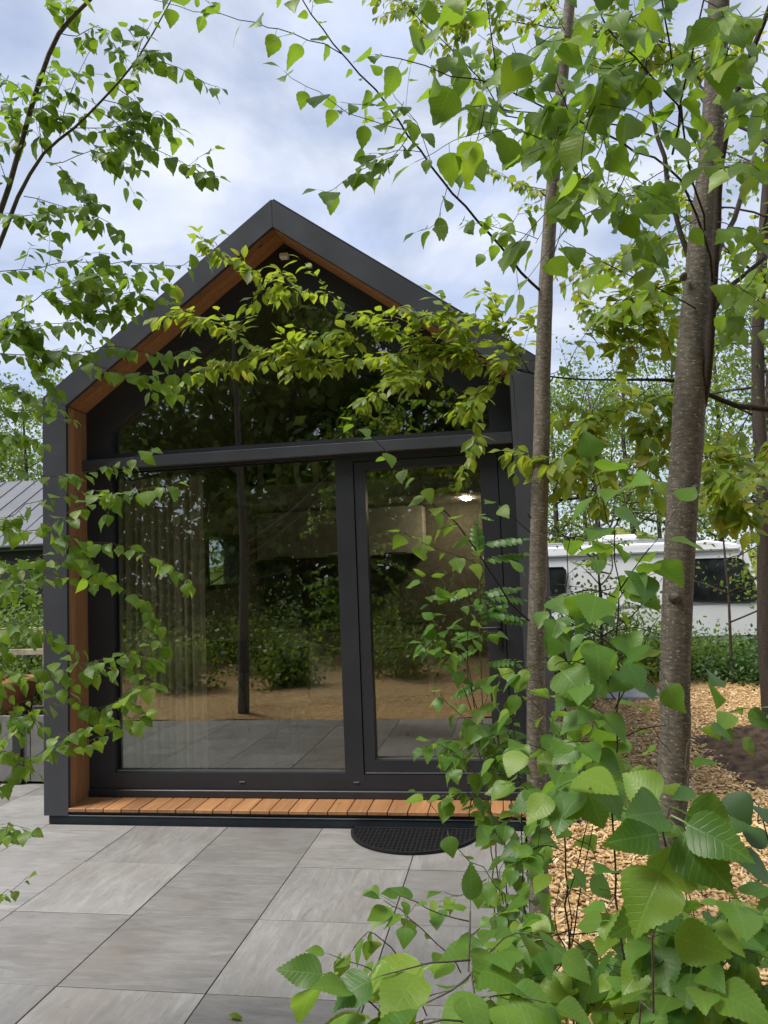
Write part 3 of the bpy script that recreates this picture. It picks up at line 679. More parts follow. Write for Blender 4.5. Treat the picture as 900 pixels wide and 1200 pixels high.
class Plant:
    def __init__(s, name, label, cat, base, leafkind, leafmat, twig, size, group=None, droop=.6, spacing=.034, pair=0):
        s.o = thing(name, label, cat, base, group); s.kind = leafkind; s.lm = leafmat; s.twig = twig; s.size = size
        s.leaves = []; s.droop = droop; s.spacing = spacing; s.pair = pair; s.minor = MB(); s.clear = .75
    def trunk(s, P, rad, mat='birch_bark', name='trunk', n=12, jit=.03):
        Q = resample(P, .12); m = len(Q); cum = [0]
        L0 = [0]
        for a, b in zip(P[:-1], P[1:]): L0.append(L0[-1]+(Vector(b)-Vector(a)).length)
        for a, b in zip(Q[:-1], Q[1:]): cum.append(cum[-1]+(b-a).length)
        rad = np.interp(np.linspace(0, 1, len(P)), np.linspace(0, 1, len(rad)), rad)
        rr = np.interp([c*L0[-1]/cum[-1] for c in cum], L0, rad)
        MB().tube(Q, list(rr), n, jit).build(name, mat, s.o, smooth=True, origin=None); return Q
    def branch(s, P, r0, r1, leaf=(.15, 1.), nsub=0, sub=(.10, .22), size=None, spacing=None, minor=False, droop=None, subdroop=.35):
        P = [Vector(p) for p in P]
        # natural irregularity
        Q = resample(P, .05); m = len(Q); L_ = sum((b-a).length for a, b in zip(Q[:-1], Q[1:]))
        for i in range(1, m-1): Q[i] = Q[i]+Vector((random.gauss(0, 1), random.gauss(0, 1), random.gauss(0, 1)))*min(.004, L_*.004)
        rad = [r0+(r1-r0)*i/(m-1) for i in range(m)]
        if minor: s.minor.tube(Q, rad, 4)
        else: MB().tube(Q, rad, 7 if r0 > .004 else 5, .04).build('branch', s.twig, s.o, smooth=True)
        if leaf: s.leafy(Q, leaf, size or s.size, spacing or s.spacing, s.droop if droop is None else droop)
        for k in range(nsub):
            t = random.uniform(max(.12, leaf[0] if leaf else .2), .97); i = min(m-2, int(t*(m-1))); T = (Q[i+1]-Q[i]).normalized()
            side = T.cross(Vector((random.gauss(0, .4), random.gauss(0, .4), 1))).normalized()*random.choice((-1, 1))
            d = (T*random.uniform(.35, .9)+side*random.uniform(.5, 1.)+Vector((0, 0, random.uniform(-.35, .35)))).normalized()
            ln = random.uniform(*sub); pts = [Q[i]]; dd = d.copy()
            for _ in range(4): dd = (dd+Vector((random.gauss(0, .12), random.gauss(0, .12), random.gauss(0, .1)-subdroop*.25))).normalized(); pts.append(pts[-1]+dd*ln/4)
            rs = max(.0007, rad[i]*.5); rs = min(rs, .0018)
            s.minor.tube(resample(pts, .04), list(np.linspace(rs, .0006, len(resample(pts, .04)))), 4)
            s.leafy(resample(pts, .03), (.15, 1.), size or s.size, spacing or s.spacing, s.droop if droop is None else droop)
        return Q
    def leafy(s, Q, rng_, size, spacing, droop):
        cum = [0]
        for a, b in zip(Q[:-1], Q[1:]): cum.append(cum[-1]+(b-a).length)
        L_ = cum[-1]; d = L_*rng_[0]; sg = random.choice((-1, 1)); cum = np.array(cum)
        while d <= L_*rng_[1]+1e-6:
            i = int(np.clip(np.searchsorted(cum, d)-1, 0, len(Q)-2)); t = (d-cum[i])/max(1e-6, cum[i+1]-cum[i]); p = Q[i].lerp(Q[i+1], t); T = (Q[i+1]-Q[i]).normalized()
            side = T.cross(Vector((0, 0, 1))); side = side.normalized() if side.length > .2 else Vector((random.gauss(0, 1), random.gauss(0, 1), 0)).normalized()
            for rep in range(1+(random.random() < s.pair)):
                ax = (T*random.uniform(.2, .7)+side*sg*random.uniform(.45, 1.)+Vector((random.gauss(0, .25), random.gauss(0, .25), random.gauss(.0, .25)-droop*random.uniform(.4, 1.5)))).normalized()
                s.leaf(p, ax, size*random.choice((.55, .75, .9, 1., 1., 1.1, 1.2))*random.uniform(.9, 1.1)); sg = -sg
            d += spacing*random.uniform(.6, 1.45)
        s.leaf(Q[-1], ((Q[-1]-Q[-2]).normalized()+Vector((0, 0, -.3*droop))).normalized(), size*.8)
    def leaf(s, p, ax, size, nrm=None):
        if nrm is None: nrm = Vector((random.gauss(0, .38), random.gauss(0, .38)-.22, 1))
        n = nrm-ax*nrm.dot(ax)
        if n.length < .05: n = ax.orthogonal()
        n.normalize(); x = ax.cross(n).normalized()
        s.leaves.append((Vector(p), x, ax, n, size))
    def finish(s, limit=290):
        if s.minor.v: s.minor.build('twig', s.twig, s.o, smooth=True, kind='stuff')
        T = templates(s.kind, s.lm)
        def score(L_):
            z = depth(L_[0])
            if z < .1: return -1
            u = proj(L_[0]); inside = -25 < u[0] < 925 and -25 < u[1] < 1225
            return L_[4]/z if inside else -1
        # leaves right in front of the lens are dropped
        def keep(q):
            if (q[0]-CAM).length < .42: return False
            z = depth(q[0])
            if z < .1: return True
            x, y, _ = proj(q[0]+q[2]*(q[4]*.7)); h = q[4]*.35*F/z
            r_ = random.random()
            if z < 2.72 and 255 < y < 860 and abs(x-np.interp(y, [250, 440, 640, 860], [645, 636, 631, 628])) < 10+h*.7 and r_ < .86: return False
            if z < 2.36 and 190 < y < 925 and abs(x-np.interp(y, [187, 331, 449, 650, 930], [832, 816, 809, 796, 789])) < 17+h*.7 and r_ < (.9 if y > 300 else .6): return False
            if z < 2.6 and 800 < x < 905 and 815 < y < 965 and r_ < s.clear: return False
            if z < 2.3 and 640 < x < 770 and 925 < y < 1130 and r_ < s.clear*.9: return False
            return True
        s.leaves = [q for q in s.leaves if keep(q)]
        lv = sorted(s.leaves, key=score, reverse=True); base = wl(s.o)
        for k, (p, x, a, n, sz) in enumerate(lv[:limit]):
            o = bpy.data.objects.new('leaf', T[random.randrange(len(T))][1]); col.objects.link(o); o.parent = s.o
            mtx = Matrix((x*sz, a*sz, n*sz)).transposed().to_4x4(); mtx.translation = p-base; o.matrix_basis = mtx
        rest = lv[limit:]
        if rest:
            VV, FF, UU = [], [], []; nv = 0
            for (p, x, a, n, sz) in rest:
                v, f_, u = T[random.randrange(len(T))][0]
                VV.append(v @ (np.array([x, a, n])*sz)+np.array(p-base)); FF.append(f_+nv); UU.append(u); nv += len(v)
            o = bpy.data.objects.new('foliage', np_mesh('foliage', np.concatenate(VV), np.concatenate(FF), s.lm, np.concatenate(UU), True)); link(o, s.o, base); tag(o, kind='stuff')
        return len(s.leaves)
def S(txt): return [tuple(float(q) for q in w.split(',')) for w in txt.split()]
def path(txt, D0, D1):
    P = S(txt); n = len(P); return [atd(x, y, D0+(D1-D0)*i/max(1, n-1)) for i, (x, y) in enumerate(P)]
def dT(px, py, Y): return depth(aty(px, py, Y))
mm = .001
total = {}

# ---- slim birch in the middle
Y1 = -1.72
tp = S('640,1170 633,1060 630,1000 628,840 629,740 631,640 634,540 636,440 638,380 640,330 645,250 652,170 660,80 668,0 678,-90 690,-190')
T1P = [aty(x, y, Y1) for x, y in tp]; T1P = [Vector((T1P[0].x+.01, Y1, -.05))]+T1P
b1 = Plant('birch_tree', 'slim young tree with pale ringed bark at the terrace edge', 'tree', (T1P[0].x, Y1, 0), 'birch', 'birch_leaf', 'dark_twig', .066, droop=.75, spacing=.045)
px2r = lambda w: w/2/889.94*2.72*.9
b1.trunk(T1P, [px2r(w) for w in (30, 29, 27, 26, 25, 24.5, 24, 23, 22, 21, 20, 19, 18, 17, 16, 15, 13, 10)], mat='pale_bark')
def from1(txt, D1, r0, r1, **k):
    x, y = S(txt)[0]; return b1.branch(path(txt, dT(x, y, Y1), D1), r0*mm, r1*mm, **k)
from1('638,345 600,305 560,258 520,213 493,176 456,123 407,70 380,33 350,0 330,-30', 2.35, 5.5, 1.6, leaf=(.55, 1.), nsub=3, sub=(.1, .2))
b1.branch(path('400,63 360,47 327,35 300,28 260,17 227,12 193,2 170,-6', 2.42, 2.35), 1.8*mm, .8*mm, leaf=(.1, 1.), nsub=1, spacing=.05, size=.073)
b1.branch(path('478,152 457,147 407,132 373,108 350,97 333,83', 2.5, 2.42), 1.5*mm, .7*mm, leaf=(.2, 1.), spacing=.05, size=.072)
b1.branch(path('478,160 460,183 420,200 390,222 376,223', 2.5, 2.45), 1.5*mm, .7*mm, leaf=(.1, 1.), spacing=.04, size=.068, nsub=1, sub=(.06, .1))
b1.branch(path('493,178 467,176 440,185 428,190', 2.5, 2.42), 1.3*mm, .7*mm, leaf=(.3, 1.), nsub=1, sub=(.06, .12))
b1.branch(path('525,216 517,240 512,262 490,271', 2.55, 2.5), 1.3*mm, .7*mm, leaf=(.2, 1.), size=.068)
b1.branch(path('504,187 488,144 464,115 450,92', 2.5, 2.4), 1.3*mm, .7*mm, leaf=(.2, 1.), nsub=2, sub=(.08, .14))
b1.branch(path('536,232 547,187 552,160', 2.55, 2.5), 1.3*mm, .7*mm, leaf=(.2, 1.))
b1.branch(path('578,278 600,262 612,240', 2.6, 2.5), 1.3*mm, .7*mm, leaf=(.2, 1.), nsub=1)
from1('626,733 596,704 572,667 548,628 508,589 484,560 450,525 430,508 414,494', 2.5, 3.6, .9, leaf=(.36, 1.), nsub=1, sub=(.06, .1), spacing=.042, size=.062)
b1.branch(path('560,662 543,654 523,647 501,639 472,624', 2.6, 2.5), 1.6*mm, .8*mm, leaf=(.1, 1.), spacing=.034, size=.062)
from1('622,624 596,602 578,588', 2.6, 2.0, .8, leaf=(.85, 1.))
from1('630,280 600,270 560,262 545,258', 2.6, 1.6, .8, leaf=(.3, 1.), nsub=2)
from1('655,140 640,100 600,70 560,40', 2.6, 2., .8, leaf=(.2, 1.), nsub=4, sub=(.1, .2))
from1('648,220 668,200 690,170 700,150', 2.5, 1.6, .8, leaf=(.3, 1.), nsub=2)
from1('636,440 650,437 672,425', 2.6, 2., 1., leaf=(.7, 1.), size=.05)
from1('664,40 640,0 610,-30', 2.7, 2., .8, leaf=(.1, 1.), nsub=4)
for (y, l_) in ((205, 1), (232, -1), (452, 1), (610, -1)):
    x = np.interp(y, [q[1] for q in tp[::-1]], [q[0] for q in tp[::-1]]); a = aty(x, y, Y1)
    b1.branch([a, a+Vector((l_*.03, -.01, .012)), a+Vector((l_*.042, -.012, .03))], .004, .0025, leaf=None)

# ---- thicker tree right
Y2 = -2.16
tp2 = S('758,1240 767,1147 775,1060 788,930 791,850 791,790 796,650 805,520 809,449 816,331 826,240 832,187 838,107 843,-20 848,-120 852,-220')
T2P = [aty(x, y, Y2) for x, y in tp2]; T2P = [Vector((T2P[0].x-.012, Y2, -.06))]+T2P
b2 = Plant('birch_tree', 'thicker forked tree trunk with brown ringed bark standing in the wood chips', 'tree', (T2P[0].x, Y2, 0), 'birch', 'birch_leaf', 'dark_twig', .068, droop=.7, spacing=.045)
p2r = lambda w: w/2/889.94*2.35*.88
b2.trunk(T2P, [p2r(w) for w in (54, 46, 40, 39, 38.5, 38, 38, 39, 41, 41, 33, 31, 30, 29, 27, 24, 20)], n=16)
for (x, y, r_) in ((790, 700, .012), (812, 575, .009), (800, 330, .008)):   # branch scars
    a = aty(x, y, Y2); MB().tube([a+Vector((-.005, -.035, 0)), a+Vector((-.006, -.052, .004)), a+Vector((-.006, -.058, .006))], [r_*1.5, r_, r_*.5], 8, .1).build('branch_scar', 'birch_bark', b2.o, smooth=True)
def from2(txt, D1, r0, r1, off=0., **k):
    x, y = S(txt)[0]; return b2.branch(path(txt, dT(x, y, Y2)-off, D1), r0*mm, r1*mm, **k)
forkQ = path('822,480 829,445 834,380 837,325 841,260 844,197 857,133 873,80 895,27 915,-30', dT(822, 480, Y2), 2.1)
b2.trunk(forkQ, [.013, .012, .0115, .011, .0105, .010, .009, .008, .007, .006], name='fork', n=9, mat='dark_twig')
b2.trunk(path('836,365 850,342 875,320 900,300 940,275', dT(836, 365, Y2)-.02, 2.5), [.009, .008, .0075, .007, .006], name='limb', n=8, mat='dark_twig')
b2.trunk(path('839,310 845,285 860,258 871,222 885,180', dT(839, 310, Y2)-.02, 2.5), [.009, .009, .0085, .008, .006], name='limb', n=8, mat='birch_bark')
bt = dict(nsub=2, sub=(.10, .22))
b2.branch(path('835,330 820,253 785,196 745,179 708,159 660,133 605,112 557,93 499,77 440,64', 2.2, 1.45), 4*mm, .9*mm, leaf=(.3, 1.), nsub=3, sub=(.08, .16), spacing=.06)
b2.branch(path('788,181 796,149 797,120 809,72 825,0 832,-50', 1.95, 1.6), 3.2*mm, 1.5*mm, leaf=(.2, 1.), **bt)
b2.branch(path('826,270 812,211 801,149 791,80 775,0 765,-60', 2.1, 1.6), 3.2*mm, 1.5*mm, leaf=(.3, 1.), **bt)
b2.branch(path('796,149 793,125 745,69 713,35 700,0 690,-40', 1.9, 1.5), 2.8*mm, 1.2*mm, leaf=(.2, 1.), **bt)
b2.branch(path('815,330 793,253 777,187 767,144 761,117 755,60 750,0', 2.45, 2.6), 9*mm, 5*mm, leaf=None)
b2.branch(path('765,160 724,147 665,128 637,131 568,124 536,128', 2.45, 1.7), 3*mm, .9*mm, leaf=(.2, 1.), nsub=4, sub=(.08, .18), spacing=.05)
b2.branch(path('637,131 597,136 552,83 525,51 493,24 475,12', 2.1, 1.6), 2*mm, .8*mm, leaf=(.3, 1.), nsub=2, sub=(.08, .15), spacing=.05)
b2.branch(path('590,125 585,123 581,80 571,0 566,-40', 1.9, 1.6), 2*mm, 1.*mm, leaf=(.2, 1.), nsub=2, spacing=.06)
b2.branch(path('680,141 640,165 600,150 560,165', 1.7, 1.45), 1.6*mm, .8*mm, leaf=(.1, 1.), nsub=1, spacing=.05)
b2.branch(path('745,69 700,120 680,180 690,215', 1.6, 1.3), 1.6*mm, .8*mm, leaf=(.2, 1.), nsub=2, spacing=.045)
b2.branch(path('873,80 900,110 905,150', 2.0, 1.5), 1.6*mm, .8*mm, leaf=(.2, 1.), nsub=2, spacing=.045)
b2.branch(path('857,133 850,90 855,40 840,10', 2.0, 1.3), 1.6*mm, .8*mm, leaf=(.2, 1.), nsub=2, spacing=.05)
b2.branch(path('708,159 690,200 640,250 600,290', 1.75, 1.5), 1.4*mm, .7*mm, leaf=(.3, 1.), nsub=2, spacing=.055)
b2.branch(path('745,179 720,230 670,260 650,300 640,310', 1.8, 1.55), 1.4*mm, .7*mm, leaf=(.3, 1.), nsub=2, spacing=.055)
from2('828,367 769,337 710,309 660,282', 1.95, 2.6, .9, leaf=(.3, 1.), nsub=3, spacing=.05)
from2('800,328 754,343 723,359', 2.3, 2.4, .9, leaf=(.3, 1.), nsub=1, sub=(.07, .12), size=.055)
b2.branch(path('900,300 880,330 860,360 850,390', 2.3, 2.0), 1.6*mm, .7*mm, leaf=(.1, 1.), nsub=2)
b2.branch(path('838,270 850,290 845,330', 2.2, 1.8), 1.6*mm, .7*mm, leaf=(.2, 1.), nsub=1, spacing=.05)
b2.branch(path('838,382 865,384 890,382 915,380', 2.3, 2.2), 1.4*mm, .7*mm, leaf=(.2, 1.), nsub=1, size=.055)
b2.branch(path('785,196 745,220 735,240 725,250', 2.0, 1.7), 1.4*mm, .7*mm, leaf=(.3, 1.), nsub=2)
b2.branch(path('820,253 790,270 760,285 740,290', 2.1, 1.75), 1.4*mm, .7*mm, leaf=(.3, 1.), nsub=2)
for t_, d0, d1 in (('775,0 740,20 700,15', 1.7, 1.4), ('791,80 760,100 730,90', 1.8, 1.45), ('809,72 840,60 870,70', 1.75, 1.4), ('713,35 680,50 650,40 620,60', 1.55, 1.4), ('745,69 720,80 690,75', 1.6, 1.4), ('665,128 650,90 640,50', 1.8, 1.5), ('605,112 610,80 600,50', 1.65, 1.45), ('785,196 770,240 760,270', 1.95, 1.7), ('825,0 870,20 900,15', 1.65, 1.4), ('708,159 715,200 705,240', 1.75, 1.5), ('568,124 560,160 545,190', 1.75, 1.6), ('660,133 650,170 665,205', 1.7, 1.45), ('838,325 865,335 890,350', 2.2, 1.8), ('841,260 880,270 910,265', 2.15, 1.7)):
    b2.branch(path(t_, d0, d1), 1.5*mm, .7*mm, leaf=(.15, 1.), nsub=1, sub=(.07, .14), spacing=.06)
b2.branch(path('844,197 870,190 890,200', 2.1, 1.7), 1.4*mm, .7*mm, leaf=(.2, 1.), nsub=3)

# ---- cherry tree standing right of the picture, its long limb crosses behind both trunks
cb = atd(1045, 640, 3.1); cb = Vector((cb.x, cb.y, 0))
ct = Plant('cherry_tree', 'cherry tree whose long limb with yellow green leaf tufts reaches across the gable', 'tree', cb, 'cherry', 'cherry_leaf', 'dark_twig', .062, droop=.35, spacing=.020, pair=.6)
ct.trunk([cb+Vector((0, 0, -.05)), cb+Vector((-.02, .02, 1.)), cb+Vector((-.03, .03, 2.)), cb+Vector((.02, .05, 3.2)), cb+Vector((.05, .1, 4.6))], [.09, .075, .07, .055, .03], n=14)
limb = [cb+Vector((-.03, .03, 2.02))]+path('960,492 900,479 865,476 830,462 797,447 751,445 691,445 642,441 600,432 560,424 520,411 493,412 450,423 395,422 349,418 320,412', 2.95, 3.25)
ct.trunk(limb, list(np.linspace(.017, .0035, 8))+list(np.linspace(.0035, .0012, 10))[:len(limb)-8], name='limb', n=8, mat='dark_twig')
cp = dict(sub=(.08, .22), subdroop=.0)
ct.branch(path('627,438 600,432 560,424 520,411 493,412 450,423 395,422 349,418 320,412', 3.1, 3.25), 1.5*mm, .8*mm, leaf=(.12, 1.), nsub=22, **cp)
ct.branch(path('584,426 533,408 487,398 456,383 420,372 400,360', 3.12, 3.25), 3*mm, 1*mm, leaf=(.1, 1.), nsub=12, **cp)
ct.branch(path('450,423 400,385 364,400 313,408 280,395 257,380 225,368 212,366', 3.2, 3.35), 2.2*mm, .8*mm, leaf=(.15, 1.), nsub=14, **cp)
ct.branch(path('420,372 395,348 354,339 308,326 285,312 262,300 248,296', 3.25, 3.4), 1.8*mm, .8*mm, leaf=(.15, 1.), nsub=7, **cp)
ct.branch(path('313,408 290,420 265,428 240,430', 3.3, 3.35), 1.4*mm, .7*mm, leaf=(.1, 1.), nsub=4, **cp)
ct.branch(path('560,424 545,390 520,372 495,365 478,360', 3.1, 3.2), 2*mm, .8*mm, leaf=(.1, 1.), nsub=7, **cp)
ct.branch(path('620,436 600,400 585,365 575,340', 3.05, 3.1), 2.2*mm, .8*mm, leaf=(.1, 1.), nsub=9, **cp)
ct.branch(path('600,432 570,455 550,470 530,480', 3.08, 3.0), 1.8*mm, .8*mm, leaf=(.1, 1.), nsub=5, **cp)
ct.branch(path('520,411 480,440 450,455 420,470', 3.15, 3.1), 1.6*mm, .7*mm, leaf=(.1, 1.), nsub=6, **cp)
ct.branch(path('570,440 560,490 548,535 540,560', 3.05, 2.95), 1.2*mm, .6*mm, leaf=(.4, 1.), nsub=2, sub=(.05, .09), subdroop=.1)
ct.branch(path('600,440 608,520 605,555', 3.05, 2.9), 1.2*mm, .6*mm, leaf=(.75, 1.), nsub=1, sub=(.05, .08))
ct.branch(path('700,445 713,443 732,421 754,384 762,360', 3., 2.9), 1.8*mm, .8*mm, leaf=(.2, 1.), nsub=4, **cp)
ct.branch(path('766,450 745,468 723,477 676,518 642,546', 2.95, 2.75), 1.6*mm, .7*mm, leaf=(.15, 1.), nsub=5, size=.070, **cp)
ct.branch(path('713,445 696,474 695,518 700,540 715,560', 2.95, 2.7), 1.6*mm, .7*mm, leaf=(.3, 1.), nsub=5, size=.070, **cp)
ct.branch(path('757,449 766,459 788,490 780,530', 2.95, 2.8), 1.5*mm, .7*mm, leaf=(.3, 1.), nsub=5, size=.070, **cp)
ct.branch(path('660,443 672,415 690,385 710,367', 3., 2.85), 1.8*mm, .8*mm, leaf=(.3, 1.), nsub=5, size=.070, **cp)
ct.branch(path('850,474 840,520 831,543 862,592 880,620', 2.9, 2.6), 1.8*mm, .8*mm, leaf=(.2, 1.), nsub=5, size=.07, **cp)
ct.branch(path('880,478 860,520 850,560 840,600', 2.9, 2.7), 1.5*mm, .7*mm, leaf=(.2, 1.), nsub=4, size=.065, **cp)
ct.branch(path('930,485 900,540 880,560', 2.9, 2.6), 1.5*mm, .7*mm, leaf=(.2, 1.), nsub=4, size=.07, **cp)
ct.branch(path('797,447 780,400 760,330 740,300', 2.95, 3.0), 2*mm, .8*mm, leaf=(.2, 1.), nsub=10, size=.068, **cp)
ct.branch(path('691,445 680,480 690,520 672,560', 2.95, 2.8), 1.6*mm, .7*mm, leaf=(.2, 1.), nsub=4, size=.07, **cp)
ct.branch(path('760,448 750,400 745,360 725,340', 2.95, 2.85), 1.6*mm, .7*mm, leaf=(.2, 1.), nsub=4, size=.07, **cp)
ct.branch(path('751,445 760,500 755,545 765,580', 2.95, 2.75), 1.6*mm, .7*mm, leaf=(.2, 1.), nsub=4, size=.072, **cp)
hi = [cb+Vector((.02, .05, 3.1)), cb+Vector((-.4, .4, 3.7))]+path('800,60 720,40 640,30 560,20 500,10 460,0', 4.2, 4.6)
ct.branch(hi, 9*mm, 1.5*mm, leaf=(.4, 1.), nsub=66, sub=(.15, .45), size=.06, spacing=.026, droop=.6)
hi2 = [cb+Vector((0, .05, 2.9)), cb+Vector((-.5, .3, 3.2))]+path('770,230 720,230 660,225 610,215 575,200', 3.8, 4.1)
ct.branch(hi2, 6*mm, 1.2*mm, leaf=(.4, 1.), nsub=24, sub=(.12, .30), size=.05, spacing=.028, droop=.6)
hi3 = [cb+Vector((0, .05, 3.3))]+path('900,120 840,90 780,60 700,-20', 3.9, 4.2)
ct.branch(hi3, 6*mm, 1.2*mm, leaf=(.1, 1.), nsub=24, sub=(.12, .30), size=.055, spacing=.03, droop=.6)
hi4 = [cb+Vector((0, .05, 2.6))]+path('900,330 860,300 800,285 740,300 690,310 660,330', 3.6, 3.9)
ct.branch(hi4, 6*mm, 1.2*mm, leaf=(.1, 1.), nsub=22, sub=(.12, .30), size=.055, spacing=.03, droop=.5)

# ---- birch standing left of the picture
lb = Vector((-3.0, -3.05, 0))
bl = Plant('birch_tree', 'birch with fine drooping leafy twigs reaching in front of the left eaves', 'tree', lb, 'birch', 'birch_leaf', 'brown_twig', .049, droop=.8, spacing=.026)
ltr = [lb+Vector((0, 0, -.05)), lb+Vector((.03, .02, .9)), lb+Vector((.05, .0, 1.9)), lb+Vector((.03, .02, 2.9)), lb+Vector((.0, .05, 4.4))]
bl.trunk(ltr, [.065, .055, .048, .036, .018], n=14)
def joined(q, P): return [q, q.lerp(P[0], .3)+Vector((0, 0, -.04)), q.lerp(P[0], .6)+Vector((0, 0, -.05)), q.lerp(P[0], .85)+Vector((0, 0, -.02))]+P
def ltop(z): return Vector((np.interp(z, [p.z for p in ltr], [p.x for p in ltr]), np.interp(z, [p.z for p in ltr], [p.y for p in ltr]), z))
def lbr(txt, D0, D1, r0, r1, join=True, **k):
    P = path(txt, D0, D1)
    if join:
        q = P[0]; P = joined(ltop(max(.35, q.z-.25)), P)
    k['leaf'] = (.45+.55*k.get('leaf', (.3, 1.))[0], 1.) if join else k.get('leaf', (.3, 1.))
    return bl.branch(P, r0*mm, r1*mm, **k)
bl.trunk(joined(ltop(1.9), path('-40,330 0,249 18,192 36,129 48,90 69,39 105,0 150,-50', 2.55, 2.4)), [.016, .015, .014, .012, .010, .009, .0085, .008, .0075, .007, .006, .005], name='limb', n=9, mat='brown_twig')
bl.trunk(joined(ltop(1.75), path('-40,360 0,285 21,231 51,180 87,150 120,117 159,72 198,5 215,-30', 2.5, 2.4)), [.012, .011, .0105, .010, .0085, .0075, .0065, .005, .0042, .0036, .003, .002, .0016], name='limb', n=8, mat='brown_twig')
def lt(txt, D, **k): k['nsub'] = k.get('nsub', 1)+2; k.setdefault('sub', (.06, .14)); k.setdefault('leaf', (.15, 1.)); bl.branch(path(txt, D, D+random.uniform(-.12, .06)), 1.5*mm, .7*mm, **k)
lt('159,70 170,68 210,80 240,97 256,102', 2.43, nsub=0)
lt('160,70 165,50 178,25', 2.42, nsub=1)
lt('137,103 165,125 172,140', 2.44, nsub=0)
lt('111,128 130,140 156,157 180,174 207,186 234,201 255,207', 2.45, nsub=1)
lt('54,190 75,190 110,176 150,192 165,198', 2.47, nsub=4)
lt('87,150 110,150 140,148 165,135 190,135', 2.45, nsub=4)
lt('120,117 150,125 165,140 185,130 198,138', 2.45, nsub=2)
lt('50,180 47,150 50,120 62,70', 2.5, nsub=2)
lt('28,230 60,238 95,248 130,262 143,285', 2.48, nsub=2)
lt('70,195 90,220 105,240', 2.47, nsub=1)
lt('70,160 75,130 90,90 105,60', 2.46, nsub=3)
lt('15,255 40,252 55,250', 2.48, nsub=2)
lt('40,128 20,100 0,92', 2.5, nsub=1); lt('25,165 12,135 0,100', 2.5, nsub=2)
lt('69,40 75,20 80,-5', 2.45, nsub=1); lt('69,39 90,42 115,30 130,50 152,72', 2.45, nsub=2)
lt('10,220 0,190 -10,170', 2.5, nsub=2); lt('36,130 60,120 75,90', 2.45, nsub=3)
lbr('-60,330 0,318 43,318 72,309 98,306 130,305 162,308 199,313 228,302 244,298', 2.55, 2.5, 3, .8, nsub=9, sub=(.08, .18), leaf=(.3, 1.))
lbr('-60,400 0,377 29,361 58,342 84,332 116,321 150,322', 2.5, 2.4, 4, .9, nsub=9, sub=(.08, .18))
lbr('-60,395 0,389 23,387 58,380 87,374 110,365 140,360', 2.6, 2.5, 3, .8, nsub=9, sub=(.08, .18))
lbr('-60,412 0,415 38,417 72,413 116,409 153,407 185,415 220,409', 2.6, 2.5, 4, .8, nsub=7, sub=(.07, .15))
lt('75,416 101,425 139,435 185,438 222,432', 2.55, nsub=1)
lt('58,342 75,355 110,360 150,372', 2.45, nsub=4); lt('84,332 110,340 140,345 165,340', 2.43, nsub=3)
lt('29,361 30,390 40,420 50,440', 2.5, nsub=3)
lbr('-60,440 0,449 14,449 32,464 46,472 70,480', 2.6, 2.5, 2.5, .8, nsub=3)
lbr('-60,510 0,505 30,510 50,520', 2.6, 2.5, 2.5, .8, nsub=5, sub=(.06, .14))
lbr('-60,480 20,480 50,485 85,492', 2.6, 2.5, 2.5, .8, nsub=3, sub=(.05, .1))
lbr('-60,540 0,545 60,560 110,550 145,540 175,528', 2.6, 2.45, 2.5, .8, nsub=2, leaf=(.55, 1.), sub=(.05, .09))
lbr('-60,612 0,607 30,592 62,580 105,576 142,577 170,572 207,566', 2.55, 2.4, 3, .7, nsub=4, sub=(.06, .12), leaf=(.4, 1.))
lbr('-60,612 0,618 30,621 62,626 97,632 130,636 162,646 185,657 207,666 222,684', 2.5, 2.35, 3, .7, nsub=1, leaf=(.45, 1.))
lt('85,632 105,655 130,675 147,692 165,707 176,727', 2.42, nsub=1)
lt('42,622 55,612 82,600 105,590 130,580', 2.45, nsub=1)
lbr('-60,712 0,695 30,682 50,674 75,656', 2.55, 2.45, 2.5, .8, nsub=8)
lbr('-60,735 0,738 25,730 45,735', 2.5, 2.4, 2.5, .8, nsub=7)
lbr('-60,655 0,655 25,662 50,650', 2.5, 2.4, 2.5, .8, nsub=5)
lbr('-60,805 0,800 47,782 82,777 125,780 152,790', 2.5, 2.35, 3, .8, nsub=10, sub=(.06, .13))
lt('95,778 125,772 140,767 160,758', 2.4, nsub=1)
lt('60,790 100,830 135,822 157,800', 2.4, nsub=2)
lbr('-60,950 0,920 32,895 57,875 82,862 105,850 125,835 150,815', 2.4, 2.3, 3, .8, nsub=3, sub=(.05, .1), leaf=(.5, 1.))
lt('62,874 85,874 110,867 140,852 168,836', 2.35, nsub=1, sub=(.04, .07))
lbr('-60,850 0,835 30,838 50,850', 2.4, 2.3, 2.5, .8, nsub=12, sub=(.06, .14))
lbr('-60,800 -20,785 20,790 50,800', 2.4, 2.3, 2.5, .8, nsub=11, sub=(.06, .14))
lbr('-60,880 0,880 20,890 42,905', 2.4, 2.3, 2.5, .8, nsub=8, sub=(.05, .12))
lbr('-60,975 -10,968 10,964 35,972', 2.3, 2.25, 2., .7, nsub=1, sub=(.04, .07), leaf=(.5, 1.))
lbr('-60,1075 0,1048 15,1042 33,1027', 2.2, 2.15, 2., .7, nsub=1, sub=(.03, .05), size=.035, leaf=(.75, 1.))

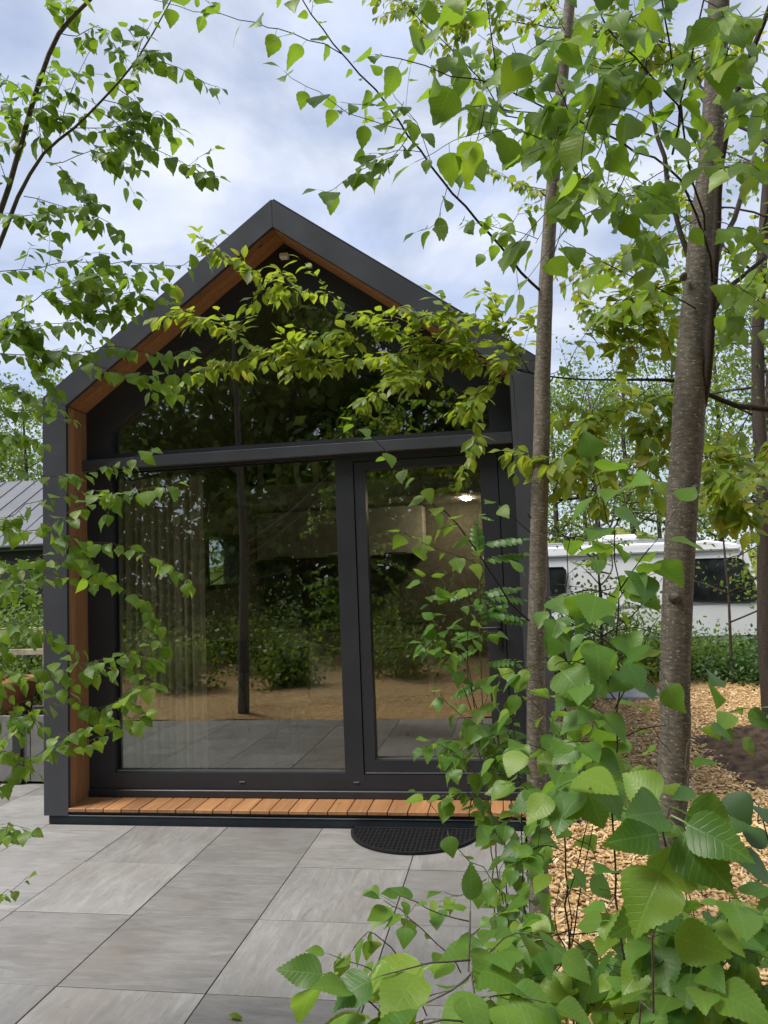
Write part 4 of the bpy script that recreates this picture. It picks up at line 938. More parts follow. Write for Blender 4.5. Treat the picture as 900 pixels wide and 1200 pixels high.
# ---- saplings and shoots in the near bed
def ground_stem(txt, D0, D1, dx=0., dy=0.):
    P = path(txt, D0, D1); a = P[0]; gz = ground_z(a.x+dx, a.y+dy)-.04
    return [Vector((a.x+dx, a.y+dy, gz))]+P
def sapling(label, txt, D0, D1, r0, r1, name='birch_sapling', kind='birch', mat='young_birch_leaf', twig='brown_twig', size=.07, dx=0., dy=0., leaf=(.4, 1.), nsub=4, sub=(.1, .2), spacing=.045, droop=.6, group='saplings in the bed before the terrace', cat='sapling', pair=0):
    P = ground_stem(txt, D0, D1, dx, dy)
    s_ = Plant(name, label, cat, (P[0].x, P[0].y, 0), kind, mat, twig, size, group, droop, spacing, pair)
    s_.branch(P, r0*mm, r1*mm, leaf=leaf, nsub=nsub, sub=sub); return s_
PL = []
# rowan shoot left of the slim trunk
rw = sapling('thin upright rowan shoot with feathery leaflets left of the slim trunk', '577,1000 568,902 565,780 563,720 562,650 560,600 561,585', 2.85, 2.85, 3.2, 1.2, 'rowan_sapling', 'rowan', 'rowan_leaf', 'green_twig', .15, leaf=None, nsub=0)
for (txt, sz) in (('563,730 575,700 590,690', .15), ('562,700 590,670 610,665', .16), ('562,690 550,690 535,695', .14), ('562,660 590,635 615,625', .17), ('562,640 590,618 605,614', .16), ('563,745 545,730 530,735', .14), ('564,720 585,715 612,720', .17), ('564,760 545,765 535,770', .13), ('563,700 585,690 615,690', .17), ('565,780 590,760 612,750', .15), ('561,605 565,597 568,590', .06), ('564,800 545,810 530,815', .13), ('566,850 590,845 605,850', .12)):
    P = path(txt, 2.85, 2.85-random.uniform(-.1, .12)); ax = (P[-1]-P[0]); ax.z *= .6; ax.normalize()
    rw.leaf(P[0], ax, sz*random.uniform(.9, 1.1), Vector((random.gauss(0, .3), -.55, 1)))
    ax2 = (ax+Vector((random.gauss(0, .5), random.gauss(0, .5), random.gauss(0, .3)))).normalized(); rw.leaf(P[0], ax2, sz*.85, Vector((random.gauss(0, .3), -.5, 1)))
PL.append(rw)
sF = sapling('leafy birch sapling with arching twigs before the door corner', '587,1060 577,960 570,900 560,850 548,790', 2.45, 2.35, 3.4, 1.5, size=.058, nsub=0, leaf=None, droop=.8, spacing=.034)
for t_ in ('577,924 543,892 530,880 505,868', '568,885 555,861 543,841 524,824 515,812', '556,830 547,777 523,748 508,721 496,680', '548,790 547,716 530,699 518,680', '560,850 540,800 526,770 518,765', '570,900 560,880 555,850 570,820 575,800', '575,920 585,890 595,870 610,860', '579,960 560,935 540,925', '572,905 600,850 612,800', '566,870 540,868 520,866 498,875'):
    sF.branch(path(t_, 2.38, 2.25), 1.6*mm, .7*mm, leaf=(.2, 1.), nsub=2, sub=(.05, .10))
PL.append(sF)
sG = sapling('sparse birch shoot with heart shaped leaves in front of the door mat', '600,1090 579,1037 550,1010 524,970 498,935', 1.95, 1.9, 2.4, .8, size=.056, leaf=(.45, 1.), nsub=1, sub=(.05, .09), droop=.9, spacing=.07)
sG.branch(path('570,1030 540,1050 520,1045', 1.95, 1.9), 1.4*mm, .7*mm, leaf=(.2, 1.), nsub=1, sub=(.05, .08)); sG.branch(path('590,1060 585,1020 600,1000', 1.95, 1.9), 1.4*mm, .7*mm, leaf=(.3, 1.), nsub=2, sub=(.05, .1)); PL.append(sG)
sH = sapling('low birch sapling with broad leaves rising before the paving tiles', '566,1210 549,1145 551,1067', 1.15, 1.2, 3, 1.5, size=.072, leaf=(.6, 1.), nsub=0, droop=.55)
for t_, d_, k in (('551,1080 514,1070 489,1058 470,1050', 1.5, .05), ('540,1140 529,1121 495,1089 470,1067 450,1055', 1.5, .05), ('500,1190 470,1126 448,1101 430,1092 414,1111', 1.45, .05), ('470,1190 440,1140 423,1131 386,1118', 1.45, .05), ('551,1125 504,1129 448,1143', .95, .075), ('549,1145 530,1160 500,1175', .9, .075), ('549,1145 590,1100 620,1095 650,1110', 1.2, .075), ('555,1170 600,1165 640,1175', 1.1, .075), ('549,1100 570,1080 590,1065', 1.4, .06), ('480,1230 450,1190 420,1165', .95, .078), ('560,1200 520,1195 480,1205', .85, .075)):
    sH.branch(path(t_, d_+.05, d_), 1.5*mm, .8*mm, leaf=(.25, 1.), nsub=1, sub=(.05, .09), size=k)
PL.append(sH)
for lab, txt, D in (('dark bare stemmed birch shoot close left of the slim trunk foot', '622,1150 615,1060 613,980 612,930 606,880 600,840', 2.3), ('thin birch shoot between the door mat and the slim trunk', '594,1060 594,1010 592,975 590,930 600,900', 2.4)):
    q = sapling(lab, txt, D, D-.05, 3.4, 1.2, size=.068, leaf=(.5, 1.), nsub=8, sub=(.08, .18), twig='dark_twig'); PL.append(q)
sK = sapling('tall birch sapling with large toothed leaves between the two trunks', '721,1010 721,903 721,803 721,719 726,692 715,624 708,600 697,545', 1.55, 1.5, 3.6, .9, size=.075, leaf=(.45, 1.), nsub=4, sub=(.06, .14), twig='dark_twig', spacing=.05)
sK.branch(path('726,692 743,667 761,642', 1.5, 1.45), 1.7*mm, .8*mm, leaf=(.2, 1.), nsub=1, spacing=.04)
for t_, d_ in (('721,760 700,745 680,735', 1.4), ('721,740 745,735 775,745', 1.45), ('721,790 700,790 685,800', 1.35), ('721,830 745,790 765,800', 1.4), ('721,850 700,830 690,830', 1.35), ('721,870 750,855 780,850', 1.5), ('721,900 690,870 665,870', 1.3), ('721,790 760,770 775,775', 1.5), ('721,920 690,905 660,905', 1.15), ('721,940 705,910 690,925', 1.1), ('721,820 690,780 660,775 650,780', 1.4), ('721,700 690,690 660,700', 1.5)):
    sK.branch(path(t_, 1.53, d_), 1.5*mm, .8*mm, leaf=(.35, 1.), nsub=1, sub=(.05, .1), spacing=.045)
PL.append(sK)
sL = sapling('bushy birch regrowth around the foot of the slim trunk', '668,1120 664,1000 662,900 662,800 664,700 665,650 673,615 684,593', 1.95, 1.95, 3.6, .9, size=.066, leaf=None, nsub=9, sub=(.12, .25), twig='dark_twig')
for t_ in ('662,900 640,880 610,870', '662,860 690,840 705,860', '663,790 640,770 620,790', '663,800 690,770 700,740', '664,740 645,720 640,700', '664,760 680,720 690,700', '662,930 690,940 710,930', '664,980 690,990 700,1010', '664,1000 640,990 615,1000', '664,1040 690,1050 705,1070', '664,940 630,930 600,915', '663,830 630,815 600,830', '664,870 640,840 605,800', '663,880 690,880 720,870'):
    sL.branch(path(t_, 1.95, random.uniform(1.5, 2.1)), 1.5*mm, .8*mm, leaf=(.2, 1.), nsub=2, sub=(.07, .14))
PL.append(sL)
sB = sapling('many stemmed birch shoot with dark stems among the wood chips', '672,1180 670,1110 668,1050 685,980 695,920', 1.75, 1.7, 3, 1, size=.068, leaf=(.4, 1.), nsub=5, sub=(.08, .18), twig='dark_twig')
for t_ in ('670,1110 680,1040 690,990 700,950', '668,1090 640,1100 610,1110', '669,1095 710,1090 745,1085', '668,1160 700,1180 760,1190', '670,1130 650,1080 655,1040', '671,1170 630,1150 600,1160', '669,1100 700,1120 720,1140', '670,1120 650,1140 640,1170', '672,1170 720,1160 750,1150'):
    sB.branch(path(t_, 1.75, random.uniform(1.3, 1.7)), 1.8*mm, .8*mm, leaf=(.2, 1.), nsub=2, sub=(.06, .14))
PL.append(sB)
sJ = sapling('birch shoot with very large drooping toothed leaves in front of the thicker trunk', '748,1260 760,1180 770,1100 783,1005 785,945', .95, .80, 2.6, 1.1, size=.08, leaf=None, nsub=0, droop=.9)
for (x, y, tx_, ty_, sz) in ((783, 1005, 745, 1085, .085), (785, 950, 740, 955, .072), (785, 960, 705, 1000, .075), (786, 955, 845, 985, .084), (786, 945, 880, 985, .08), (784, 960, 830, 1010, .082), (784, 975, 715, 985, .07), (784, 970, 800, 1040, .08), (783, 950, 760, 930, .06), (786, 950, 815, 925, .06), (783, 1000, 850, 1040, .075), (776, 1050, 720, 1100, .07), (772, 1090, 830, 1110, .07)):
    a = atd(x, y, .82); b = atd(tx_, ty_, .82-random.uniform(-.03, .05)); sJ.leaf(a, (b-a).normalized(), sz*.88, Vector((random.gauss(0, .3), -.9, .55)))
PL.append(sJ)
sQ = sapling('leafy birch shoots with a slanting brown stem right of the thicker trunk foot', '900,1245 877,1194 842,1136 819,1101 813,1078 805,1040', 1.4, 1.3, 3.2, 1, size=.07, leaf=(.45, 1.), nsub=6, sub=(.08, .18))
for t_ in ('842,1136 870,1110 895,1100', '850,1150 820,1160 790,1165', '819,1101 845,1070 870,1050', '860,1165 880,1150 905,1150', '877,1194 840,1195 800,1200', '819,1101 790,1090 760,1100', '830,1115 850,1090 855,1050', '842,1136 810,1130 780,1130', '870,1180 850,1160 850,1190', '860,1170 895,1180 910,1190'):
    sQ.branch(path(t_, 1.36, random.uniform(1.05, 1.5)), 1.6*mm, .8*mm, leaf=(.15, 1.), nsub=3, sub=(.05, .12))
PL.append(sQ)
sM = sapling('low hazel-like shoot with toothed leaves right of the thicker trunk', '800,960 806,900 811,852 840,847 857,834', 2.0, 2.2, 2.2, .9, size=.07, leaf=(.55, 1.), nsub=3, sub=(.05, .1), name='hazel_sapling')
sM.branch(path('776,815 800,803 829,792 835,790', 1.6, 1.55), 1.4*mm, .8*mm, leaf=(.8, 1.), size=.075); sM.branch(path('857,834 875,830 895,835', 2.2, 2.1), 1.4*mm, .8*mm, leaf=(.1, 1.), nsub=2, sub=(.05, .1)); PL.append(sM)
sN = sapling('dark leaved shrub shoot over the bright wood chips beside the soil mound', '905,1010 890,960 882,935 850,925 820,925', 1.75, 1.7, 3, 1, size=.075, mat='shrub_foliage', leaf=(.4, 1.), nsub=3, sub=(.06, .14), twig='dark_twig', name='shrub_shoot')
PL.append(sN)
sJ.clear = 0.; sM.clear = .3; sN.clear = .3
for s_ in [b1, b2, ct, bl]+PL: total[s_.o.name] = s_.finish()

# ================================================================== generic background trees and shrubs
def leaf_cloud(pts, nrm_up, size, mat, name, parent, base):
    n = len(pts); a = rng.normal(size=(n, 3)); a[:, 2] -= .35; a /= np.linalg.norm(a, axis=1)[:, None]
    u = rng.normal(size=(n, 3))*.55+np.array([0, 0, 1]); x = np.cross(a, u); x /= np.linalg.norm(x, axis=1)[:, None]+1e-9; nn = np.cross(x, a)
    s_ = (size*rng.uniform(.6, 1.3, n))[:, None]
    V = np.stack([pts, pts+s_*(a*.45+x*.33), pts+s_*(a*1.0-nn*.12), pts+s_*(a*.45-x*.33)], 1).reshape(-1, 3)
    Fq = np.arange(4*n).reshape(n, 4)
    o = bpy.data.objects.new(name, np_mesh(name, V-np.array(base), Fq, mat, smooth=True)); link(o, parent, base); tag(o, kind='stuff'); return o
def bg_tree(name, label, base, H, cr, nleaf, lsize, r0, group, leafmat='far_foliage', lo=.3, lean=(0, 0), nl=11, barkm='far_bark', dens=1., upward=.6):
    base = Vector(base); t = thing(name, label, 'tree', base, group)
    P = [base+Vector((lean[0]*z*H+random.gauss(0, .012*H*z), lean[1]*z*H+random.gauss(0, .012*H*z), z*H-.05)) for z in (0, .15, .35, .55, .75, .93)]
    Q = resample(P, H/14); MB().tube(Q, list(np.linspace(r0, r0*.18, len(Q))), 9, .06).build('trunk', barkm, t, smooth=True)
    limbs = MB(); tips = []
    for k in range(nl):
        z = lo+(.95-lo)*(k+.5)/nl; i = min(len(Q)-2, int(z/.93*(len(Q)-1))); a = k*2.4+random.uniform(-.4, .4); ln = cr*random.uniform(.6, 1.1)*(1.15-.75*max(0, z-.45))
        d = Vector((math.cos(a), math.sin(a), random.uniform(.15, upward))); pts = [Q[i]]
        for q in range(5): pts.append(pts[-1]+d.normalized()*ln/5); d += Vector((random.gauss(0, .22), random.gauss(0, .22), random.gauss(.05, .2)))
        rr = max(.012, r0*.42*(1.1-z)); RQ = resample(pts, ln/8); limbs.tube(RQ, list(np.linspace(rr, .006, len(RQ))), 5)
        for q in range(7):
            j = random.randrange(len(RQ)//3, len(RQ)); dd = Vector((random.gauss(0, 1), random.gauss(0, 1), random.gauss(.1, .6))).normalized(); l2 = ln*random.uniform(.2, .45)
            sp = [RQ[j], RQ[j]+dd*l2*.5+Vector((0, 0, .02*l2)), RQ[j]+dd*l2+Vector((0, 0, -.05*l2))]; limbs.tube(sp, [max(.008, rr*.4), .006, .003], 4)
            tips += [(sp[1], l2*.28), (sp[2], l2*.32)]
        tips.append((RQ[-1], ln*.15))
    limbs.build('limb', barkm, t, smooth=True)
    tp_ = np.array([tuple(a) for a, b in tips]); sg = np.array([b for a, b in tips]); k = rng.integers(0, len(tips), nleaf)
    leaf_cloud(tp_[k]+rng.normal(size=(nleaf, 3))*sg[k][:, None]*np.array([1, 1, .75]), None, lsize, leafmat, 'crown', t, base); return t
def shrub(name, label, base, rx, ry, H, nleaf, lsize, group, mat='shrub_foliage', nstem=7, twig='far_bark'):
    base = Vector(base); t = thing(name, label, 'shrub', base, group); st_ = MB(); tips = []
    for k in range(nstem):
        a = k*2.4+random.uniform(-.4, .4); rr = random.uniform(.3, .95); e = base+Vector((rx*rr*math.cos(a), ry*rr*math.sin(a), H*random.uniform(.6, 1.)*(1.1-.35*rr)))
        pts = [base+Vector((.08*math.cos(a), .08*math.sin(a), -.05)), base.lerp(e, .45)+Vector((0, 0, H*.12)), e]; RQ = resample(pts, H/6)
        st_.tube(RQ, list(np.linspace(.014, .004, len(RQ))), 5)
        for q in RQ[len(RQ)//4:]: tips += [(q, .16*H+.12*rx)]
    st_.build('stem', twig, t, smooth=True)
    tp_ = np.array([tuple(a) for a, b in tips]); sg = np.array([b for a, b in tips]); k = rng.integers(0, len(tips), nleaf)
    pts = tp_[k]+rng.normal(size=(nleaf, 3))*sg[k][:, None]*np.array([1, 1, .7]); pts[:, 2] = np.maximum(pts[:, 2], base.z+.03)
    leaf_cloud(pts, None, lsize, mat, 'foliage', t, base); return t
# slender tree at the right edge of the frame
tt = S('897,745 897,650 893,560 889,480 888,400 893,300 900,200 905,80'); T3 = [aty(x, y, 2.6) for x, y in tt]; T3 = [Vector((T3[0].x, 2.6, -.05))]+T3
t3 = thing('slender_tree', 'slender grey trunk standing before the front of the white van', 'tree', (T3[0].x, 2.6, 0))
MB().tube(resample(T3, .25), list(np.linspace(.075, .035, len(resample(T3, .25)))), 10, .04).build('trunk', 'far_bark', t3, smooth=True)
tips = []
for k in range(12):
    z = random.uniform(1.9, 5.2); a = Vector((np.interp(z, [p.z for p in T3], [p.x for p in T3]), 2.6, z)); d = Vector((random.uniform(-1, .8), random.gauss(0, .5), random.uniform(-.1, .5))).normalized(); ln = random.uniform(.6, 1.4)
    pts = [a, a+d*ln*.5+Vector((0, 0, .04)), a+d*ln]; RQ = resample(pts, .15); MB().tube(RQ, list(np.linspace(.013, .004, len(RQ))), 5).build('limb', 'far_bark', t3, smooth=True); tips += [(q, .16) for q in RQ[len(RQ)//3:]]
tp_ = np.array([tuple(a) for a, b in tips]); k = rng.integers(0, len(tips), 1300); leaf_cloud(tp_[k]+rng.normal(size=(1300, 3))*.15, None, .065, 'far_foliage', 'crown', t3, (T3[0].x, 2.6, 0))
def at_px(px, Y): return aty(px, 660, Y).x
gB = 'sparse spring trees beyond the van'
for (px, Y, H, cr, nl_, sz, lab) in ((655, 14.5, 7.0, 2.0, 3300, .10, 'fresh green tree behind the rear of the van beside the house corner'), (705, 12.6, 6.0, 1.9, 2700, .09, 'fresh green tree rising right behind the roof box of the van'), (745, 16, 9.0, 2.6, 4200, .11, 'tall sparse tree behind the van between the slim and the thicker trunk'), (800, 13.5, 7.0, 2.1, 3200, .10, 'sparse green tree rising behind the middle of the van past the thicker trunk'), (850, 17, 9.5, 2.8, 4400, .11, 'tall sparse tree above the front window of the van'),
        (905, 13, 7.5, 2.2, 3300, .10, 'sparse green tree behind the slender grey trunk and the van front'), (690, 21, 8, 2.8, 3600, .13, 'hazy green tree on the grassy bank behind the rear of the van'), (775, 22, 8.5, 2.8, 3800, .13, 'hazy green tree on the grassy bank behind the middle of the van'), (940, 19, 10, 3, 4200, .13, 'tallest sparse tree standing beyond the front end of the van')):
    bg_tree('spring_tree', lab, (at_px(px, Y), Y, -.1), H, cr, nl_, sz, .10, gB, lo=.18, nl=14, upward=1.0)
gL = 'pale trees behind the neighbouring roof'
for (px, Y, H, cr) in ((-40, 15, 7.5, 2.6), (30, 17, 8.2, 2.8), (75, 21, 8.5, 3.0), (205, 12.5, 7, 2.6), (265, 11, 6.5, 2.4)):
    bg_tree('spring_tree', 'sparse pale green tree rising behind the grey neighbouring roof' if px < 100 else 'green tree behind the house glimpsed through the small side window', (at_px(px, Y), Y, -.1), H, cr, 6000, .12, .11, gL, lo=.25, nl=14, upward=.9)
# undergrowth between chips and van, hedge left
gS = 'dark undergrowth between the wood chips and the van'
for (px, Y, rx, H, n_, lab) in ((655, 6.2, .8, .95, 1900, 'dark green shrub beside the house corner just behind the slim trunk'), (690, 5.6, .7, .8, 1700, 'dark green shrub between the slim trunk and the grey stone slab'), (735, 6.4, .9, 1.0, 2000, 'taller dark green shrub growing behind the grey stone slab'), (775, 6.0, .8, .7, 1800, 'dark green shrub half hidden behind the thicker trunk'), (825, 6.2, .9, .34, 1900, 'broad low shrub under the van window beside the thicker trunk'), (860, 5.6, .8, .28, 1700, 'lowest shrub at the chip edge before the van window'),
        (905, 6.0, .9, .42, 2000, 'dark green shrub behind the slender grey trunk'), (940, 5.2, .8, .5, 1900, 'dark green shrub at the chip edge beyond the dark soil mound'), (800, 7.1, .9, .45, 1800, 'shrub close to the van sill behind the thicker trunk'), (885, 7.1, .9, .4, 1800, 'shrub close to the van below its front window')):
    shrub('undergrowth_shrub', lab, (at_px(px, Y), Y, -.05), rx, .6, H, n_, .06, gS, mat=random.choice(('shrub_foliage', 'shrub_foliage', 'far_foliage')))
gH = 'leafy hedge shrubs left of the house'
for (x, y, rx, H, n_, lab) in ((-5.6, 6.2, .9, 1.75, 4200, 'hedge shrub close to the house wall below the grey neighbouring roof'), (-6.6, 5.4, .9, 1.7, 3800, 'leafy hedge shrub behind the pale rail fence'), (-7.6, 5.0, 1., 1.9, 3800, 'taller hedge shrub at the far end of the pale rail fence'), (-3.75, 5.4, .8, 1.65, 3800, 'nearer green shrub seen through the small side window'), (-3.6, 7.2, .9, 1.9, 3600, 'farther green shrub seen through the small side window')):
    shrub('hedge_shrub', lab, (x, y, -.08), rx, .6, H, n_, .065, gH, mat='far_foliage')
for (px, Y, H, lab) in ((850, 5.4, 3.4, 'thin sparse young tree standing before the front window of the van'), (700, 5.0, 3.0, 'thin sparse young tree standing before the rear of the van')):
    bg_tree('young_tree', lab, (at_px(px, Y), Y, -.05), H, 1.15, 1100, .06, .022, 'young trees before the van', 'far_foliage', lo=.3, nl=10, upward=.7)
# small leafy plants in the planter box
for (x, n_) in ((-4.2, 500), (-3.35, 450)):
    shrub('planter_plant', 'small leafy plant growing in the grey planter box', (x, 1.1, .46), .16, .12, .42, n_, .05, 'plants in the planter box', mat='far_foliage', nstem=5)
# woods behind the photographer: they close the clearing and show in the glass
gW = 'woodland trees reflected in the window glass'
for (x, y, H, cr, r0) in ((-9.5, -11.5, 11, 3.6, .16), (-6.8, -13.5, 12, 3.8, .18), (-4.4, -11.2, 11, 3.4, .17), (-2.0, -13.0, 12.5, 3.8, .20), (.6, -11.6, 11, 3.4, .17), (3.2, -13.2, 12, 3.8, .18), (5.8, -11.8, 11, 3.6, .16), (-12.5, -14, 12, 4, .18), (8.8, -14, 12, 4, .18), (-5.2, -17, 14, 4.4, .2), (1.2, -17, 14, 4.4, .2), (-9, -18, 14, 4.6, .2), (5.2, -18, 14, 4.6, .2), (-1.6, -20, 15, 4.8, .2)):
    bg_tree('woodland_tree', 'tall woodland tree mirrored dimly in the window glass', (x, y, -.1), H, cr, 9000, .26, r0, gW, 'wood_foliage', lo=.14, nl=15, upward=.45)
gU = 'woodland shrubs reflected in the window glass'
for i in range(13):
    x = -13+i*1.9; y = -10.2-1.2*random.random(); shrub('woodland_shrub', 'woodland edge shrub mirrored dimly in the window glass', (x, y, -.08), 1.2, .8, random.uniform(1.2, 2.3), 2400, .13, gU, mat='wood_foliage')

for i, (x, y, rx, H) in enumerate(((-5.5, -6.0, .7, .8), (-3.9, -6.6, .8, 1.0), (-2.4, -7.4, .8, .9), (-6.8, -7.6, .9, 1.1), (-4.9, -8.2, .9, 1.0), (1.9, -7.2, .8, 1.0), (-.9, -8.6, .8, .8), (3.4, -6.2, .8, 1.1), (-1.6, -5.9, .7, .8), (-3.1, -5.2, .6, .7), (-4.6, -5.0, .6, .75), (.9, -8.8, .9, 1.0), (-6.2, -4.6, .7, .9), (-2.2, -9.2, .9, 1.1), (-3.6, -9.4, .9, 1.2))):
    shrub('bed_shrub', 'low leafy shrub in the chip bed mirrored in the window glass', (x, y, -.05), rx, rx*.8, H, 1500, .08, 'low shrubs in the bed reflected in the glass', mat='far_foliage')
# ================================================================== neighbours: cabin roof, fence, van, log
nc = thing('neighbour_cabin', 'neighbouring cabin with grey seamed metal roof above the hedge', 'cabin', (-8.2, 11, 0))
ny0, ny1 = 9.2, 15; nx0 = -13.0; nx1 = aty(88, 600, 9.2).x
ez = aty(25, 640, 9.2).z; rz = ez+1.75
NR = MB().add([(nx0, ny0, ez), (nx1, ny0, ez+.02), (nx1, (ny0+ny1)/2, rz), (nx0, (ny0+ny1)/2, rz), (nx0, ny0+.02, ez-.1), (nx1, ny0+.02, ez-.08), (nx1, (ny0+ny1)/2, rz-.1), (nx0, (ny0+ny1)/2, rz-.1), (nx0, ny1, ez), (nx1, ny1, ez), (nx0, ny1, ez-.1), (nx1, ny1, ez-.1)],
    [(0, 1, 2, 3), (4, 7, 6, 5), (0, 4, 5, 1), (1, 5, 6, 2), (3, 7, 4, 0), (3, 2, 9, 8), (7, 10, 11, 6), (8, 9, 11, 10), (2, 6, 11, 9), (3, 8, 10, 7)]).build('roof', 'roof_grey', nc)
for q in range(20):
    x = nx0+.2+q*.42
    if x < nx1: MB().tube([(x, ny0-.002, ez+.012), (x, (ny0+ny1)/2, rz+.012)], [.014, .014], 4).build('roof_seam', 'roof_grey', NR)
MB().tube([(nx0, ny0-.05, ez-.03), (nx1, ny0-.05, ez-.01)], [.045, .045], 8).build('gutter', 'dark_wall', nc, smooth=True)
box('wall', 'dark_wall', nc, nx0+.3, nx1-.3, ny0+.35, ny1-.35, -.1, ez+.05)
for q in range(3): box('window', 'van_glass', nc, nx0+.8+q*1.6, nx0+1.8+q*1.6, ny0+.33, ny0+.349, .9, 1.9)
fe = thing('rail_fence', 'low pale timber rail fence in front of the hedge', 'fence', (-5, 4.55, 0))
for q in range(5): box('post', 'pale_timber', fe, -8.2+q*1.1, -8.12+q*1.1, 4.5, 4.58, -.12, 1.0, bev=.005)
for z in (.62, .90): box('rail', 'pale_timber', fe, -8.3, -3.6, 4.585, 4.615, z, z+.08, bev=.006)
# white van: side profile in X/Z with a tumblehome cross-section
VY = 8.3; va = at_px(604, VY); vf = aty(888, 690, VY).x + 1.55
van = thing('white_van', 'white camper van with dark side windows parked behind the undergrowth', 'van', ((va+vf)/2, VY+.95, -.1))
zr = aty(760, 636, VY).z; z0 = .28
apx = aty(888, 704, VY); apt = aty(871, 652, VY)
prof = [(va+.06, z0), (va, .55), (va+.03, 1.25), (va+.10, zr-.10), (va+.25, zr), (apt.x-.45, zr), (apt.x-.05, zr-.07), (apt.x+.10, apt.z+.05), (apx.x+.12, apx.z), (apx.x+.55, apx.z-.12), (vf-.08, apx.z-.28), (vf, .70), (vf-.02, .38), (vf-.12, z0)]
zm_ = .95
def tumble(z): return .0 if z < zm_ else .10*((z-zm_)/(zr-zm_))**1.5
V = []; n = len(prof); secs = [(0, .965), (.05, 1.), (1.85, 1.), (1.9, .965)]
cx_, cz_ = (va+vf)/2, 1.05
for (yy, sc) in secs:
    for (x, z) in prof:
        ty_ = tumble(z)*(1 if yy < 1 else -1); V.append((cx_+(x-cx_)*(1-(1-sc)*.35), VY+yy+ty_, cz_+(z-cz_)*sc))
Fc = [tuple(range(n)), tuple(range(4*n-1, 3*n-1, -1))]
for j in range(3):
    for i in range(n): i2 = (i+1) % n; Fc.append((j*n+i, (j+1)*n+i, (j+1)*n+i2, j*n+i2))
MB().add(V, Fc).build('body', 'van_white', van)
def van_window(P, nm='window'):
    m = MB(); V = [(x, VY+tumble(z)-.010, z) for x, z in P]+[(x, VY+tumble(z)+.03, z) for x, z in P]; k = len(P)
    m.add(V, [tuple(range(k)), tuple(range(2*k-1, k-1, -1))]+[(i, i+k, (i+1) % k+k, (i+1) % k) for i in range(k)]); w = m.build(nm, 'van_glass', van)
    loop = [Vector((x, VY+tumble(z)-.012, z)) for x, z in P]; loop.append(loop[0]); MB().tube(loop, [.012]*len(loop), 4).build('frame', 'gasket', w, smooth=True)
wz = lambda px, py: (aty(px, py, VY).x, aty(px, py, VY).z)
van_window([wz(872, 657), wz(884, 684), wz(888, 702), wz(880, 706), wz(792, 704), wz(790, 700), wz(790, 660), wz(795, 656), wz(864, 654)])
van_window([wz(618, 666), wz(660, 665), wz(663, 668), wz(663, 694), wz(660, 697), wz(618, 699)])
box('side_trim', 'van_grey', van, va+.1, vf-.3, VY-.004, VY+.02, .80, .83); box('side_trim', 'van_grey', van, va+.2, apx.x-.2, VY+.045, VY+.09, zr-.17, zr-.145)
box('sill', 'van_grey', van, va+.1, vf-.2, VY+.012, VY+.05, z0-.04, z0+.05)
box('roof_box', 'van_white', van, aty(705, 630, VY).x, aty(755, 630, VY).x, VY+.5, VY+1.2, zr+.001, zr+.17, bev=.06)
for y in (VY+.25, VY+1.6): MB().tube([(va+.4, y, zr+.05), (apt.x-.6, y, zr+.05)], [.018, .018], 6).build('roof_rail', 'van_grey', van, smooth=True)
for x in (va+.85, vf-.95):
    for y in (VY+.02, VY+1.68):
        wb = MB(); P = [(.20, 0), (.31, .02), (.33, .06), (.33, .15), (.31, .2), (.20, .2)]; V = []; nn_ = 24
        for r_, yy in P:
            for i in range(nn_): a = 2*math.pi*i/nn_; V.append((x+r_*math.cos(a), y+yy, .23+r_*math.sin(a)))
        Fc = [(j*nn_+i, j*nn_+(i+1) % nn_, (j+1)*nn_+(i+1) % nn_, (j+1)*nn_+i) for j in range(5) for i in range(nn_)]+[tuple(range(nn_)), tuple(range(6*nn_-1, 5*nn_-1, -1))]
        wh = wb.add(V, Fc).build('wheel', 'tyre', van, smooth=True)
        rb = MB(); V = [(x+rr*math.cos(2*math.pi*i/20), y-.004+dy_, .23+rr*math.sin(2*math.pi*i/20)) for rr, dy_ in ((.19, 0), (.05, -.02)) for i in range(20)]
        rb.add(V, [(i, (i+1) % 20, 20+(i+1) % 20, 20+i) for i in range(20)]+[tuple(range(20, 40))]).build('rim', 'van_grey', wh, smooth=True)
for s_ in (0, 1): box('headlight', 'drip_metal', van, vf-.10, vf-.02, VY+.12+1.4*s_, VY+.38+1.4*s_, .62, .80, bev=.02)
# soil mound at the edge of the chips, loose slab
mc = atz(915, 880)
def moundz(X, Y):
    r2 = ((X-mc.x)/.62)**2+((Y-mc.y)/.95)**2
    return -.06+.20*np.exp(-r2*1.3)+.022*np.sin(X*23+Y*7)*np.exp(-r2)+.018*np.sin(Y*31-X*11)*np.exp(-r2)
grid_sheet('soil_mound', 'soil', mc.x-1.0, mc.x+1.2, mc.y-1.4, mc.y+1.4, 60, 70, moundz, kind='structure')
sb = atz(742, 815); box('stone_slab', 'stone_slab', None, sb.x-.34, sb.x+.3, sb.y-.35, sb.y+.3, -.03, .045, bev=.01, label='flat grey stone slab lying on the wood chips behind the saplings', cat='slab')
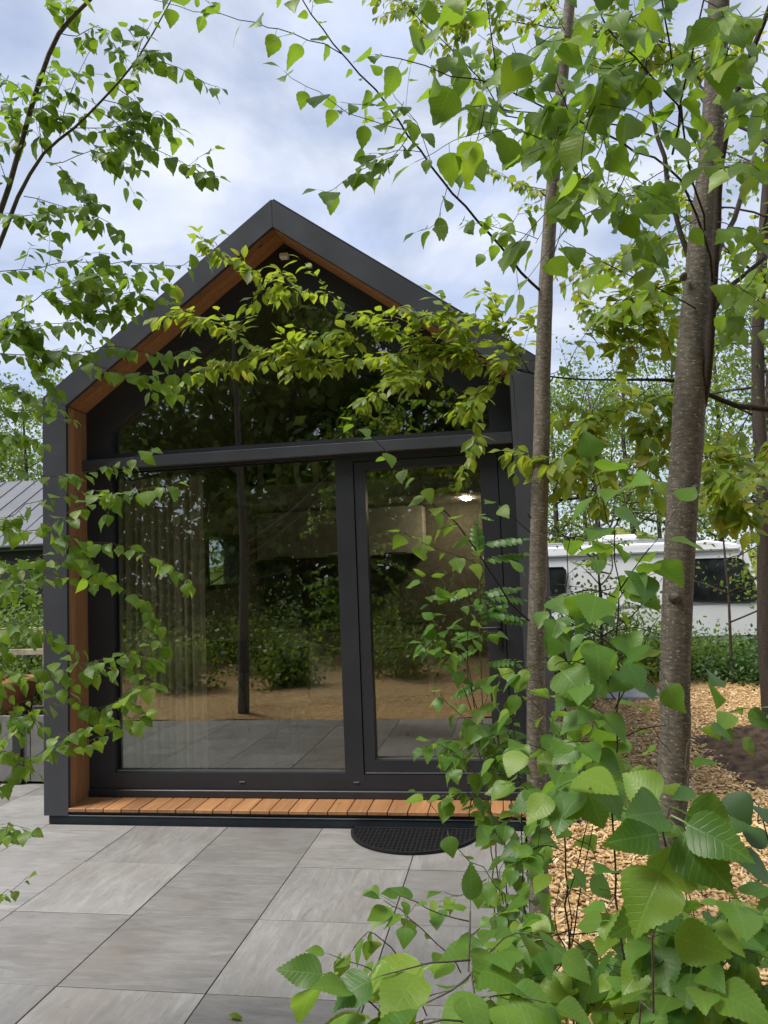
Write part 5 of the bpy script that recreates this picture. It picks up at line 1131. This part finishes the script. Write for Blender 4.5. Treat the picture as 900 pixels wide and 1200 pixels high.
# a fallen leaf on the tiles
fl = Plant('fallen_leaf', 'single fallen green leaf lying on the paving tiles', 'leaf', atz(276, 1191, .004), 'cherry', 'cherry_leaf', 'green_twig', .07)
def lone_leaf(px, py, ang, s_, lab):
    p = atz(px, py, .012); T = templates('cherry', 'cherry_leaf'); o = bpy.data.objects.new('fallen_leaf', T[2][1]); link(o, None, p); o.rotation_euler = (.0, .12, ang); o.scale = (s_,)*3; tag(o, lab, 'leaf')
bpy.data.objects.remove(fl.o)
lone_leaf(262, 1190, -1.5, .075, 'single fallen green leaf lying on the paving tiles')

# ================================================================== wood chips
def chips(n, x0, x1, y0, y1, wfun):
    X = rng.uniform(x0, x1, n*3); Y = rng.uniform(y0, y1, n*3); k = rng.random(n*3) < wfun(X, Y); X, Y = X[k][:n], Y[k][:n]; n = len(X)
    Lh = rng.uniform(.008, .026, n); Wh = rng.uniform(.003, .009, n); Th = rng.uniform(.0012, .0035, n)
    a = rng.uniform(0, 6.283, n); p_ = rng.normal(0, .28, n); r_ = rng.normal(0, .35, n)
    ca_, sa = np.cos(a), np.sin(a); ax = np.stack([ca_*np.cos(p_), sa*np.cos(p_), np.sin(p_)], 1); up_ = np.stack([-ca_*np.sin(p_), -sa*np.sin(p_), np.cos(p_)], 1)
    sd_ = np.cross(up_, ax); s2 = sd_*np.cos(r_)[:, None]+up_*np.sin(r_)[:, None]; u2 = np.cross(ax, s2)
    C = np.stack([X, Y, chipz_edge(X, Y)+rng.uniform(.002, .022, n)], 1); V = []
    for sz in (-1, 1):
        for sy in (-1, 1):
            for sx in (-1, 1): V.append(C+ax*(Lh*sx)[:, None]+s2*(Wh*sy*(1-.35*(sx > 0)*rng.random(n)))[:, None]+u2*(Th*sz)[:, None])
    V = np.stack(V, 1).reshape(-1, 3); q = np.array([(0,2,3,1), (4,5,7,6), (0,1,5,4), (2,6,7,3), (0,4,6,2), (1,3,7,5)])
    Fq = (np.arange(n)[:, None, None]*8+q[None]).reshape(-1, 4); return V, Fq
V, Fq = chips(52000, TX1+.03, 4.2, -2.7, 5.2, lambda X, Y: np.clip(np.exp(-(Y+2.7)*.20)*np.where(X > .75*(Y+4.6)+.25, .02, 1.), 0, 1))
o = bpy.data.objects.new('wood_chips', np_mesh('wood_chips', V, Fq, 'wood_chip')); link(o, None, (0, 0, 0)); tag(o, 'pale orange wood chips scattered over the planting bed', 'wood chips', kind='stuff')
print('leaves', total, 'objects', len(bpy.data.objects))
